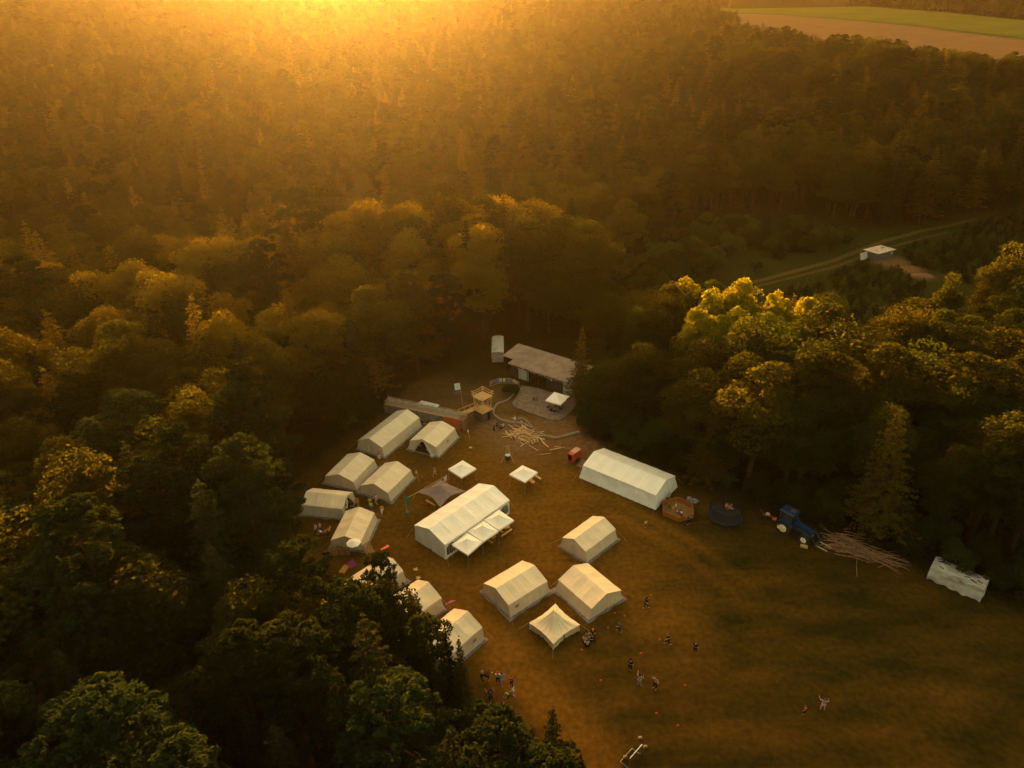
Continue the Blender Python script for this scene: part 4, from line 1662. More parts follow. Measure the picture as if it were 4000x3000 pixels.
m.build('walkway', mat('walkway planks', (.34, .22, .12), (.24, .15, .08), 4, .85, stretch=(1, 5, 1)), RP)
for k in range(8):
    m = MB()
    x0 = Lr * k / 7
    m.bar((x0, -.06, 0), (x0, -.06, 2.0), .05, 5)
    m.bar((x0, 1.42, 0), (x0, 1.42, 2.75), .05, 5)
    m.build('post', BWOOD, RP)
m = MB()
m.bar((0, -.06, 1.84), (Lr, -.06, 1.84), .04, 5)
m.bar((0, 1.42, 2.62), (Lr, 1.42, 2.62), .03, 5)
m.bar((Lr * .35, -.10, 2.0), (Lr, -.10, 1.9), .05, 5)
m.build('rails', WOOD, RP)
SLAT = mat('red orange slats', (.52, .12, .02), (.36, .07, .015), 4, .7)
for k in range(24):
    x0 = Lr * .77 + k * .165
    if 18 < k < 22:
        continue
    m = MB()
    hh = 2.0 + random.uniform(-.08, .08)
    m.bar((x0, -.35, 0), (x0, -.2, hh), .055, 6)
    m.build('slat', SLAT, RP)
m = MB()
m.box((Lr + .2, .5, 1.05), (.12, 1.0, 2.1))
m.box((Lr - .3, .5, 2.05), (1.0, 1.3, .08))
m.build('gate_post', BWOOD, RP)

# van behind the rampart
cs = [W(1638.7, 1580, 2.0), W(1656, 1568, 2.0), W(1710.6, 1581.4, 2.0), W(1695.7, 1593.6, 2.0)]
cen = sum(cs, Vector()) / 4
d = (cs[3] - cs[0]) + (cs[2] - cs[1])
van = thing('van', 'white minibus parked behind the rampart', 'van', (cen.x, cen.y, 0), math.atan2(d.y, d.x))
VW = mat('van paint', (.62, .58, .50), (.56, .52, .45), 2, .4, spec=.5)
GL = mat('dark glass', (.03, .03, .03), None, 2, .15, spec=.6)
m = MB()
# profile extruded with rounded shoulders
prof = [(-2.2, .45), (-2.2, 1.2), (-2.1, 1.9), (-1.95, 2.02), (1.45, 2.02), (1.65, 1.92), (2.05, 1.15), (2.2, .95), (2.2, .45)]
for sgn in (-1, 1):
    for (x, z) in prof:
        inn = .80 if z < 1.3 else .70
        m.v.append((x, sgn * inn, z))
n9 = len(prof)
m.f.append(tuple(range(n9)))
m.f.append(tuple(range(2 * n9 - 1, n9 - 1, -1)))
for i in range(n9):
    j = (i + 1) % n9
    m.f.append((i, i + n9, j + n9, j))
m.build('body', VW, van)
m = MB()
m.add([(1.70, -.66, 1.90), (1.70, .66, 1.90), (2.08, .74, 1.18), (2.08, -.74, 1.18)], [(0, 1, 2, 3)])
m.build('windscreen', GL, van)
for sgn in (-1, 1):
    m = MB()
    m.add([(-1.9, sgn * .79, 1.3), (1.5, sgn * .79, 1.3), (1.4, sgn * .735, 1.8), (-1.85, sgn * .735, 1.8)], [(0, 1, 2, 3)])
    m.build('side_window', GL, van)
    for x in (-1.4, 1.4):
        m = MB()
        m.bar((x, sgn * .62, .33), (x, sgn * .84, .33), .33, 16)
        w_ = m.build('wheel', mat('tyre', (.03, .03, .03), None, 4, .9), van)
        m = MB()
        m.bar((x, sgn * .84, .33), (x, sgn * .855, .33), .19, 12)
        m.build('rim', STEEL, w_)
m = MB()
for x in (-1.2, -.1, 1.0):
    m.box((x, 0, 2.06), (.05, 1.45, .04))
m.build('roof_bars', STEEL, van)

# covered wagon left of the barn
wg = thing('covered_wagon', 'tall trailer under a stained pale tarpaulin left of the barn', 'trailer', (-2.75, 130.6, 0), R(0))
m = MB()
m.grid(lambda u, v: (-1.2 + 2.4 * u, -4.0 + 8 * v, 2.45 + .22 * math.sin(PI * u) + wr(u * 3, v * 6, 0, 1, .08)), 10, 24)
for sgn in (-1, 1):
    m.grid(lambda u, v: (sgn * 1.22, -4.0 + 8 * u, 1.0 + 1.5 * v), 20, 3)
m.build('tarpaulin', mat('stained tarpaulin', (.52, .46, .36), (.20, .12, .06), .9, .8, ramp=(.28, .42), detail=6), wg)
m = MB()
m.box((0, 0, 1.2), (2.35, 7.9, 1.5))
m.box((0, -4.05, 1.45), (2.3, .08, 2.0))
m.build('body', mat('trailer body', (.30, .20, .15), None, 2, .8), wg)
m = MB()
m.box((.55, -4.12, 1.75), (.75, .04, .25))
m.build('sign_plate', PANEL, wg)
for x in (-1, 1):
    for y in (-2.6, 2.6):
        m = MB()
        m.bar((x * .9, y, .42), (x * 1.2, y, .42), .42, 14)
        m.build('wheel', bpy.data.materials['tyre'], wg)

# shrub near the terrace
sb_v, sb_t = broad_tree(41, 2.2, 1.5, .1, 16, 1500, 'bush', size=.18)
p = W(2000, 1545)
sbo = thing('shrub', 'round green shrub between the tower and the terrace', 'shrub', (p.x, p.y, 0))
link(bpy.data.objects.new('foliage', sb_v), sbo)
sbo.scale = (1.1, 1.1, .9)

# banners on a low fence
BC = [(.55, .45, .36), (.45, .14, .08), (.62, .56, .45), (.08, .28, .30), (.50, .40, .32), (.14, .16, .28)]
bm_ = [mat('banner cloth', c, None, 3, .85) for c in BC]
pts = [W(a, b, 0) for a, b in ((1915, 1510), (1950, 1498), (1990, 1497), (2010, 1503), (2030, 1513))]
BF = thing('banner_fence', 'low fence hung with coloured cloths left of the barn door', 'fence', tuple(pts[0]))
o0 = pts[0]
for a_, b_ in zip(pts[:-1], pts[1:]):
    m = MB()
    m.bar(a_ - o0, a_ - o0 + Vector((0, 0, 1.2)), .04, 5)
    m.bar(a_ - o0 + Vector((0, 0, 1.1)), b_ - o0 + Vector((0, 0, 1.1)), .03, 5)
    m.bar(a_ - o0 + Vector((0, 0, .1)), b_ - o0 + Vector((0, 0, .1)), .04, 5)
    m.build('fence_rail', WOOD, BF)
    k = 3
    for i in range(k):
        q0, q1 = (a_ - o0).lerp(b_ - o0, (i + .1) / k), (a_ - o0).lerp(b_ - o0, (i + .85) / k)
        m = MB()
        hh = random.uniform(.6, .9)
        m.grid(lambda u, v: q0.lerp(q1, u) + Vector((0, -.04 + .03 * math.sin(u * 7), 1.1 - hh * v)), 5, 3)
        m.build('cloth', random.choice(bm_), BF)

# ------------------------------------------------------------------ heaps: every plank and pole its own thing
rs_ = random.Random(5)
pl_mesh = []
for k in range(8):
    m = MB()
    Lp = .9 + .32 * k
    m.box((0, 0, 0), (Lp, .13 + .04 * (k % 3), .05 + .03 * (k % 2)))
    o = m.build('plank', WOOD)
    pl_mesh.append(o.data)
    bpy.data.objects.remove(o)
c0 = W(2052, 1708)
for i in range(95):
    u, v = rs_.gauss(0, 1), rs_.gauss(0, 1)
    px = 2050 + u * 30 + v * 10
    py = 1706 + u * 11 - v * 11
    q = W(px, py)
    o = bpy.data.objects.new('plank', rs_.choice(pl_mesh))
    dd = math.hypot(u, v)
    o.location = (q.x, q.y, .06 + .75 * math.exp(-dd * dd * .7) * rs_.random() + .04)
    o.rotation_euler = (rs_.gauss(0, .12), rs_.gauss(0, .10), rs_.choice([-.75, -.6, -.9, -.4, .5, -1.3]) + rs_.gauss(0, .25))
    link(o)
    tag(o, 'light sawn plank lying in the loose heap below the terrace', 'plank', 'planks of the light heap below the terrace')
for (px, py, ang) in ((1515, 1650, .75), (1983, 1706, .1), (2170, 1755, .3), (2185, 1748, -.2), (2130, 1775, .2)):
    q = W(px, py)
    o = bpy.data.objects.new('plank', pl_mesh[7 if px == 1515 else 3])
    o.location = (q.x, q.y, .08)
    o.rotation_euler = (0, 0, ang)
    link(o)
    tag(o, {1515: 'long pale plank lying at the forest edge left of the longest tent', 1983: 'single plank left of the light plank heap', 2170: 'plank scrap right of the light heap, upper one',
            2185: 'short plank scrap nearest the red generator trailer', 2130: 'plank scrap lying in the grass between heap and gazebo'}[px], 'plank')
po_mesh = []
for k in range(6):
    m = MB()
    Lp = 2.2 + .5 * k
    m.bar((-Lp / 2, 0, 0), (0, .04 * (k - 2), .03), .05, 5, .04)
    m.bar((0, .04 * (k - 2), .03), (Lp / 2, 0, 0), .04, 5, .02)
    o = m.build('wooden_pole', POLEM)
    po_mesh.append(o.data)
    bpy.data.objects.remove(o)
A1, B1 = W(3265, 2128), W(3490, 2205)
for i in range(150):
    t_ = rs_.random()
    q = A1.lerp(B1, t_) + Vector((rs_.gauss(0, .6), rs_.gauss(.3, 1.0), 0))
    o = bpy.data.objects.new('wooden_pole', rs_.choice(po_mesh))
    o.location = (q.x, q.y, .05 + .55 * rs_.random() * (1 - abs(t_ - .4)))
    o.rotation_euler = (0, rs_.gauss(0, .05), math.atan2(B1.y - A1.y, B1.x - A1.x) + rs_.gauss(.08, .30))
    link(o)
    tag(o, 'thin bare pole lying in the long heap right of the tractor', 'pole', 'bare poles heaped right of the tractor')
o = bpy.data.objects.new('wooden_pole', po_mesh[4])
q = W(3348, 2210)
o.location = (q.x, q.y, .06)
o.rotation_euler = (0, 0, 1.15)
link(o)
tag(o, 'single bare pole sticking out of the heap toward the meadow', 'pole')

# ------------------------------------------------------------------ tractor
fx = (.64, -.76)
tr = thing('tractor', 'blue tractor with cream wheel rims and a front fork, parked at the dark forest edge', 'tractor', (36.65, 74.9, 0), math.atan2(fx[1], fx[0]))
tr.scale = (1.2, 1.2, 1.2)
TB = mat('tractor blue', (.003, .025, .08), (.002, .018, .055), 2, .4, spec=.5)
TD = mat('tractor dark', (.025, .027, .03), None, 3, .5)
RIM = mat('cream rim', (.68, .60, .42), None, 3, .5)
TY = bpy.data.materials['tyre']


def wheel(par, c, r, w, rim_r):
    m = MB()
    x, y, z = c
    m.bar((x, y - w / 2, z), (x, y + w / 2, z), r, 24)
    for k in range(18):
        a_ = 2 * PI * k / 18
        m.box((x + math.cos(a_) * r, y, z + math.sin(a_) * r), (.05, w * .95, .12), M=Matrix.Rotation(-a_, 3, 'Y'))
    wl_ = m.build('wheel', TY, par)
    m = MB()
    for sg in (-1, 1):
        m.bar((x, y + sg * (w / 2), z), (x, y + sg * (w / 2 + .03), z), rim_r, 18, rim_r * .8)
    m.build('rim', RIM, wl_)
    return wl_


for sg in (-1, 1):
    wheel(tr, (0, sg * .88, .82), .82, .48, .46)
    wheel(tr, (2.45, sg * .82, .58), .58, .36, .33)
m = MB()
m.box((.9, 0, .85), (2.9, .55, .5))
m.box((2.5, 0, .6), (.3, 1.3, .2))
m.build('chassis', TD, tr)
m = MB()
n0 = [(.75, .52, 1.05), (.75, .52, 1.75), (2.9, .36, 1.0), (2.75, .34, 1.55)]
m.add([(.75, -.42, 1.05), (.75, .42, 1.05), (.75, .38, 1.72), (.75, -.38, 1.72), (2.95, -.34, 1.0), (2.95, .34, 1.0), (2.8, .28, 1.5), (2.8, -.28, 1.5)],
      [(0, 1, 2, 3), (4, 7, 6, 5), (0, 4, 5, 1), (3, 2, 6, 7), (0, 3, 7, 4), (1, 5, 6, 2)])
m.build('bonnet', TB, tr)
m = MB()
for sg in (-1, 1):
    m.bar((.7, sg * .62, 1.1), (.55, sg * .6, 2.55), .05, 5)
    m.bar((-.65, sg * .62, 1.1), (-.75, sg * .6, 2.55), .05, 5)
m.build('cab_frame', TD, tr)
m = MB()
m.box((0, 0, 1.85), (1.15, 1.12, 1.25))
m.build('cab_glass', GL, tr)
m = MB()
m.add([(-.95, -.68, 2.58), (.8, -.68, 2.58), (.8, .68, 2.58), (-.95, .68, 2.58), (-.85, -.58, 2.78), (.7, -.58, 2.78), (.7, .58, 2.78), (-.85, .58, 2.78)],
      [(3, 2, 1, 0), (4, 5, 6, 7), (0, 1, 5, 4), (1, 2, 6, 5), (2, 3, 7, 6), (3, 0, 4, 7)])
rf2 = m.build('cab_roof', TB, tr)
m = MB()
m.box((.3, .05, 2.79), (.55, .5, .03))
m.build('roof_hatch', mat('rust brown hatch', (.12, .06, .04), None, 3, .6), rf2)
for sg in (-1, 1):
    m = MB()
    for k in range(7):
        a0, a1 = PI * (.12 + .11 * k), PI * (.12 + .11 * (k + 1))
        m.add([(math.cos(a0) * .93, sg * .62, .82 + math.sin(a0) * .93), (math.cos(a1) * .93, sg * .62, .82 + math.sin(a1) * .93),
               (math.cos(a1) * .93, sg * 1.12, .82 + math.sin(a1) * .93), (math.cos(a0) * .93, sg * 1.12, .82 + math.sin(a0) * .93)], [(0, 1, 2, 3)])
    m.build('fender', TB, tr)
m = MB()
for sg in (-1, 1):
    m.bar((1.2, sg * .55, 1.3), (3.2, sg * .55, 1.1), .06, 5)
    m.bar((3.2, sg * .55, 1.1), (3.6, sg * .5, .45), .06, 5)
m.box((3.65, 0, .5), (.1, 1.4, .5))
m.build('loader_arms', TD, tr)
for sg in (-1, 1):
    m = MB()
    m.box((4.3, sg * .45, .35), (1.3, .09, .06))
    m.build('fork', mat('yellowish fork', (.50, .42, .16), None, 3, .6), tr)
m = MB()
m.box((-.1, -1.17, .78), (1.0, .02, .42))
m.build('cloth_sheet', mat('cream patterned cloth', (.66, .55, .30), (.55, .38, .10), 14, .8), tr)

# implement left of the tractor
p = W(3000, 2022)
im = thing('garden_tiller', 'small red and white mower-like implement left of the tractor', 'implement', (p.x, p.y, 0), -.6)
RED = mat('red paint', (.42, .045, .02), (.32, .035, .015), 3, .5)
m = MB()
m.box((0, 0, .35), (1.5, .22, .12))
m.bar((-.6, 0, .4), (-1.2, 0, .95), .03, 5)
m.build('frame', RED, im)
m = MB()
m.sphere((-.1, 0, .6), .26, 10, 6, (1.2, 1, .8))
m.build('engine', mat('engine grey', (.5, .46, .42), None, 4, .6), im)
m = MB()
m.box((.85, 0, .2), (.5, .5, .12))
m.build('cutter_deck', EMB, im)
for sg in (-1, 1):
    m = MB()
    m.bar((-.3, sg * .3, .2), (-.3, sg * .38, .2), .2, 12)
    m.build('wheel', TY, im)
p = W(3140, 2137)
m = MB()
m.box((0, 0, .12), (.9, .45, .2))
m.box((.1, .02, .26), (.6, .3, .1))
o = m.build('wooden_box', WOOD)
o.location = (p.x, p.y, 0)
o.rotation_euler = (0, 0, -.5)
tag(o, 'flat pale wooden box in the grass in front of the tractor', 'box')

# trampoline
tc_ = W(2834, 2012, .8)
tp_ = thing('trampoline', 'round trampoline with dark mat, blue rim and net posts beside the tractor', 'trampoline', (tc_.x, tc_.y, 0))
Rt = 2.25
m = MB()
m.disc((0, 0, .78), Rt - .3, .02, 32)
m.build('jumping_mat', mat('black mat', (.018, .018, .02), None, 4, .7), tp_)
m = MB()
for k in range(32):
    a0, a1 = 2 * PI * k / 32, 2 * PI * (k + 1) / 32
    m.add([(math.cos(a0) * (Rt - .3), math.sin(a0) * (Rt - .3), .84), (math.cos(a1) * (Rt - .3), math.sin(a1) * (Rt - .3), .84), (math.cos(a1) * Rt, math.sin(a1) * Rt, .80), (math.cos(a0) * Rt, math.sin(a0) * Rt, .80)], [(0, 1, 2, 3)])
m.build('rim_pad', mat('blue rim pad', (.012, .03, .07), None, 4, .6), tp_)
for k in range(6):
    a_ = 2 * PI * k / 6 + .3
    m = MB()
    m.bar((math.cos(a_) * Rt, math.sin(a_) * Rt, 0), (math.cos(a_) * Rt * 1.02, math.sin(a_) * Rt * 1.02, 2.5), .035, 5)
    m.build('pole', TD, tp_)


def net_mat():
    m, nt, N, L = new_mat('dark net')
    out = N.new('ShaderNodeOutputMaterial')
    d = N.new('ShaderNodeBsdfDiffuse')
    d.inputs[0].default_value = (.02, .02, .02, 1)
    t = N.new('ShaderNodeBsdfTransparent')
    ms = N.new('ShaderNodeMixShader')
    ms.inputs[0].default_value = .45
    L.new(t.outputs[0], ms.inputs[1])
    L.new(d.outputs[0], ms.inputs[2])
    L.new(ms.outputs[0], out.inputs[0])
    return m


NET = net_mat()
m = MB()
m.grid(lambda u, v: (math.cos(2 * PI * u) * Rt * .99, math.sin(2 * PI * u) * Rt * .99, .85 + 1.6 * v), 36, 3)
m.build('safety_net', NET, tp_)

# orange ball pit
hc = W(2647, 1998, .0)
hx = thing('orange_game_pit', 'orange six-sided game pit with children standing inside', 'game pit', (hc.x, hc.y, 0))
ORG = mat('orange boards', (.28, .085, .007), (.20, .06, .006), 2, .7)
for k in range(6):
    a0, a1 = PI / 3 * k + .35, PI / 3 * (k + 1) + .35
    p0, p1 = Vector((math.cos(a0) * 2.35, math.sin(a0) * 2.35, .38)), Vector((math.cos(a1) * 2.35, math.sin(a1) * 2.35, .38))
    m = MB()
    m.box((p0 + p1) / 2, ((p1 - p0).length - .02, .06, .74), rz=math.atan2(p1.y - p0.y, p1.x - p0.x))
    m.box((p0 + p1) / 2 + Vector((0, 0, .39)), ((p1 - p0).length - .02, .12, .04), rz=math.atan2(p1.y - p0.y, p1.x - p0.x))
    m.build('side_board', ORG, hx)
m = MB()
m.v = [(math.cos(PI / 3 * k + .35) * 2.33, math.sin(PI / 3 * k + .35) * 2.33, .03) for k in range(6)]
m.f = [tuple(range(6))]
m.build('sand_floor', mat('sand floor', (.26, .13, .045), (.18, .09, .03), 3, .95), hx)

# bags behind the pit
SACK = mat('grey plastic bag', (.22, .20, .20), (.12, .11, .11), 5, .5, rnd=.3)
for i, (px, py) in enumerate(((2692, 1950), (2700, 1958), (2712, 1957), (2722, 1962), (2703, 1966), (2715, 1968), (2688, 1958))):
    p = W(px, py)
    m = MB()
    m.sphere((0, 0, .22), .30, 9, 6, (1.2, .9, .75), .3)
    o = m.build('refuse_bag', SACK, smooth=True)
    o.location = (p.x, p.y, 0)
    tag(o, 'grey tied bag in the little heap behind the orange pit', 'bag', 'grey bags behind the orange pit')

# red generator trailer
cs = [W(2217, 1767, 1.8), W(2250, 1744, 1.8), W(2271, 1755, 1.8), W(2238, 1779, 1.8)]
cen = sum(cs, Vector()) / 4
d = (cs[1] - cs[0])
rt_ = thing('generator_trailer', 'small red box trailer with a pinkish lid left of the long white tent', 'trailer', (cen.x, cen.y, 0), math.atan2(d.y, d.x))
lx, ly = (cs[1] - cs[0]).length, (cs[3] - cs[0]).length * .85
m = MB()
m.box((0, 0, 1.1), (lx, ly, 1.3))
m.build('body', RED, rt_)
m = MB()
m.box((lx * .14, 0, 1.78), (lx * .70, ly * .98, .06))
m.build('lid', mat('faded pink lid', (.50, .26, .20), None, 2, .7), rt_)
m = MB()
m.box((-lx / 2 - .015, 0, 1.05), (.03, ly * .72, .95))
m.build('opening_shade', DARK, rt_)  # dark sheet painting the shade inside the open end
m = MB()
m.bar((-lx / 2 - .02, 0, .6), (-lx / 2 - 1.0, 0, .35), .05, 5)
m.build('drawbar', TD, rt_)
for sg in (-1, 1):
    m = MB()
    m.bar((.1, sg * (ly / 2 + .02), .32), (.1, sg * (ly / 2 + .2), .32), .32, 14)
    m.build('wheel', TY, rt_)

# cauldron on a tripod
p = W(1984, 1800)
ct = thing('cauldron_tripod', 'dark cauldron with a pale lid hanging under a three-legged pole stand', 'cauldron', (p.x, p.y, 0))
for k in range(3):
    a_ = k * 2 * PI / 3 + 3.6
    m = MB()
    m.bar((math.cos(a_) * 1.15, math.sin(a_) * 1.15, 0), (-math.cos(a_) * .12, -math.sin(a_) * .12, 2.7), .05, 5)
    m.build('leg', WOOD, ct)
m = MB()
m.sphere((0, 0, .62), .45, 14, 8, (1, 1, 1.1))
m.build('pot', TD, ct, smooth=True)
m = MB()
m.disc((0, 0, 1.05), .38, .05, 16)
m.build('lid', mat('pale tin lid', (.45, .50, .48), None, 3, .5), ct)
m = MB()
m.bar((0, 0, 1.1), (0, 0, 2.6), .012, 4)
m.build('chain', TD, ct)

# covered timber stack
A2, B2 = W(3622, 2262, 0), W(3824, 2350, 0)
d = B2 - A2
cs_ = thing('covered_stack', 'long timber stack under a torn white tarpaulin at the right', 'timber stack', ((A2.x + B2.x) / 2, (A2.y + B2.y) / 2, 0), math.atan2(d.y, d.x))
Ls = d.length
m = MB()
for i in range(5):
    for j in range(4):
        m.bar((-Ls / 2 + .1, .35 + i * .45, .2 + j * .34), (Ls / 2 - .1 + .1 * ((i * j) % 3), .35 + i * .45, .2 + j * .34), .16, 7)
m.build('logs', BWOOD, cs_)
m = MB()


def tarp(u, v):
    x = -Ls / 2 - .1 + (Ls + .2) * u
    prof_ = [(-.15, .15), (-.02, .95), (.12, 1.80), (1.1, 2.10), (2.3, 1.95), (2.5, .9)]
    f_ = v * 5
    i = min(4, int(f_))
    a_, b_ = prof_[i], prof_[i + 1]
    y = a_[0] + (b_[0] - a_[0]) * (f_ - i)
    z = a_[1] + (b_[1] - a_[1]) * (f_ - i)
    return (x, y + wr(x * 1.2, v * 3, 0, 1.2, .22), z + wr(x, v * 4, 5, 1.1, .22))


m.grid(lambda u, v: Vector(tarp(1, u)) * v + Vector((Ls / 2 + .12 + .1 * math.sin(u * 9), 1.1, .2)) * (1 - v), 14, 4)
m.grid(lambda u, v: Vector(tarp(0, u)) * v + Vector((-Ls / 2 - .12, 1.1, .2)) * (1 - v), 14, 4)
m.grid(tarp, 40, 20, lambda u, v: noise.noise((u * 9, v * 18, 3)) > .62 and v > .45)
m.build('tarpaulin', mat('weathered white tarp', (.34, .31, .27), (.19, .165, .135), 1.1, .75, stretch=(.35, 1.6, 1), ramp=(.36, .52), detail=7), cs_)


# dark fallen litter lying on the tarpaulin
m = MB()
for k in range(60):
    u, v = random.random(), random.uniform(.50, .80)
    if abs(math.sin(u * 7 + v * 5)) < .35:
        continue
    q = Vector(tarp(u, v)) + Vector((0, 0, .06))
    m.box(q, (random.uniform(.15, .8), random.uniform(.05, .14), .05), rz=random.gauss(0, .35))
m.build('litter', mat('dark litter', (.035, .025, .018), None, 5, .9), cs_)['kind'] = 'stuff'

# hut at the plantation
HA, HF, HR_ = W(3380, 1000, 0), W(3423, 1020, 0), W(3488, 1003, 0)
d = HR_ - HF
d2 = HA - HF
hu = thing('hut', 'small dark hut with a pale flat roof beside the dirt track', 'hut', (HF.x, HF.y, 0), math.atan2(d.y, d.x))
hw, hd = d.length, 4.2
m = MB()
m.box((hw / 2, hd / 2, 1.0), (hw, hd, 2.0))
m.build('wall', mat('dark hut wall', (.075, .065, .055), None, 2, .8), hu)
m = MB()
m.box((hw / 2, hd / 2, 2.07), (hw + .5, hd + .6, .14))
hr_ = m.build('roof', mat('pale felt roof', (.32, .28, .22), (.22, .18, .14), 1.2, .8), hu)
m = MB()
m.box((hw * .75, hd * .6, 2.17), (.9, .6, .05))
m.build('roof_patch', DARK, hr_)
m = MB()
m.box((hw * .3, hd * .5, 2.165), (1.2, .5, .04))
m.build('roof_stain', mat('rust red sheet', (.30, .10, .05), None, 3, .8), hr_)
m = MB()
m.box((hw * .85, -.03, 1.2), (.5, .06, .6))
m.build('window', PANEL, hu)
m = MB()
m.box((-1.7, 2.8, 1.0), (2.9, .08, 1.9), M=Matrix.Rotation(R(-20), 3, 'X'))
m.build('leaning_panel', mat('pale sheet', (.42, .36, .30), None, 1.5, .8), hu)
p = W(3600, 1082)
m = MB()
m.sphere((0, 0, 0), 2.6, 18, 8, (1.2, .9, .3), .12)
o = m.build('dirt_mound', mat('bare dirt', (.13, .072, .035), (.09, .05, .025), 1.5, .95), smooth=True)
o.location = (p.x, p.y, 0)
tag(o, 'low reddish mound of bare dirt below the hut', 'dirt mound')

# goal
g1, g2 = W(2461, 2962, 1.6), W(2508, 2908, 1.6)
d = g2 - g1
gl = thing('football_goal', 'small white football goal with a dark net at the bottom border', 'goal', (g1.x, g1.y, 0), math.atan2(d.y, d.x))
Lg = d.length
for nm, a_, b_ in (('crossbar', (0, 0, 1.6), (Lg, 0, 1.6)), ('post', (0, 0, 0), (0, 0, 1.6)), ('post', (Lg, 0, 0), (Lg, 0, 1.6)), ('back_bar', (0, 1.0, .05), (Lg, 1.0, .05)), ('side_bar', (0, 0, .05), (0, 1.0, .05)), ('side_bar', (Lg, 0, .05), (Lg, 1.0, .05))):
    m = MB()
    m.bar(a_, b_, .05 if nm in ('crossbar', 'post') else .03, 6)
    m.build(nm, WSTEEL if nm == 'crossbar' else STEEL, gl)
m = MB()
m.grid(lambda u, v: (Lg * u, 1.0 * v, 1.55 * (1 - v) + .06), 8, 8)
m.build('net', NET, gl)
for i, (px, py) in enumerate(((2443, 2960), (2500, 2885), (2520, 2920))):
    p = W(px, py)
    m = MB()
    m.box((0, 0, .12), (.35, .22, .24))
    m.box((.05, 0, .26), (.2, .15, .06))
    o = m.build('sports_bag', mat('tan bag', (.36, .24, .14), None, 5, .8) if i == 0 else bpy.data.materials['tan bag'])
    o.location = (p.x, p.y, 0)
    tag(o, ['tan bag left of the goal', 'tan bag behind the upper end of the goal', 'tan bag right of the goal'][i] + ' in the grass', 'bag')

# red markers on the meadow
MK = mat('red marker', (.50, .04, .01), None, 3, .5)
mk = None
desc = {0: 'beside the standing person in black right of the tents', 1: 'off the door of the right front tent', 2: 'right of the tent corner, one further out', 3: 'left of the child in blue', 4: 'at the door of the pyramid tent',
        5: 'just below the seated circle of people', 6: 'right of the child in blue', 7: 'above the slim person in black', 8: 'alone left of the slim person in black', 9: 'right of the person with raised arms',
        10: 'alone in the meadow below the pair of players', 11: 'lowest one, above the football goal'}
for i, (px, py) in enumerate(((2542, 2324), (2402, 2395), (2440, 2405), (2375, 2452), (2241, 2466), (2272, 2538), (2577, 2498), (2503, 2552), (2347, 2658), (2675, 2677), (2564, 2786), (2648, 2834))):
    p = W(px, py)
    if mk is None:
        m = MB()
        m.bar((0, 0, 0), (0, 0, .11), .13, 12, .05)
        mk = m.build('marker_cone', MK)
        o = mk
    else:
        o = mk.copy()
        link(o)
    o.location = (p.x, p.y, .01)
    tag(o, 'small red marker cone ' + desc[i], 'marker cone', 'red marker cones on the meadow')


# benches, tables
def bench(label, a, b, z=.45, w=.3, name='bench', m_=None, cat='bench', group=None):
    A_, B_ = W(*a, z), W(*b, z)
    d = B_ - A_
    t = thing(name, label, cat, (A_.x, A_.y, 0), math.atan2(d.y, d.x), group)
    Lx = d.length
    mb = MB()
    mb.box((Lx / 2, 0, z), (Lx, w, .05))
    mb.build('seat' if name == 'bench' else 'table_top', m_ or OWOOD, t)
    for x in (.2, Lx - .2):
        for y in (-w * .38, w * .38):
            q = MB()
            q.bar((x, y, 0), (x, y, z - .03), .025, 5)
            q.build('leg', STEEL, t)
    return t


bench('bright orange bench lying left of the marquee', (1489, 2148), (1518, 2131), z=.4, w=.4, m_=mat('bright orange paint', (.80, .09, .02), None, 3, .5))
bench('light wooden table sticking out from under the gazebo by the cauldron', (2060, 1865), (2085, 1886), z=.75, w=.6, name='table', cat='table')
bench('pale bench beside the table under the gazebo by the cauldron', (2090, 1856), (2112, 1871), z=.45, w=.35, m_=WOOD)
bench('orange table under the lower side of the brown awning', (1664, 1953), (1699, 1974), z=.6, w=.25, name='table', cat='table')
bench('orange bench right of the topmost marquee gazebo', (1958, 2095), (1999, 2066), z=.45, w=.28)
bench('orange table just below the topmost marquee gazebo', (1968, 2062), (1990, 2056), z=.7, w=.5, name='table', cat='table')
bench('orange bench end below the gap of the marquee gazebos', (1950, 2071), (1965, 2079), z=.45, w=.3)
bench('orange table end below the middle marquee gazebo', (1920, 2103), (1935, 2093), z=.7, w=.4, name='table', cat='table')
bench('orange bench sticking out below the middle marquee gazebo', (1908, 2110), (1926, 2120), z=.45, w=.25)
bench('dark red bench inside the marquee behind its topmost arch', (1960, 1985), (1978, 1996), z=.5, w=.3, m_=mat('dark red bench paint', (.30, .08, .03), None, 3, .6))
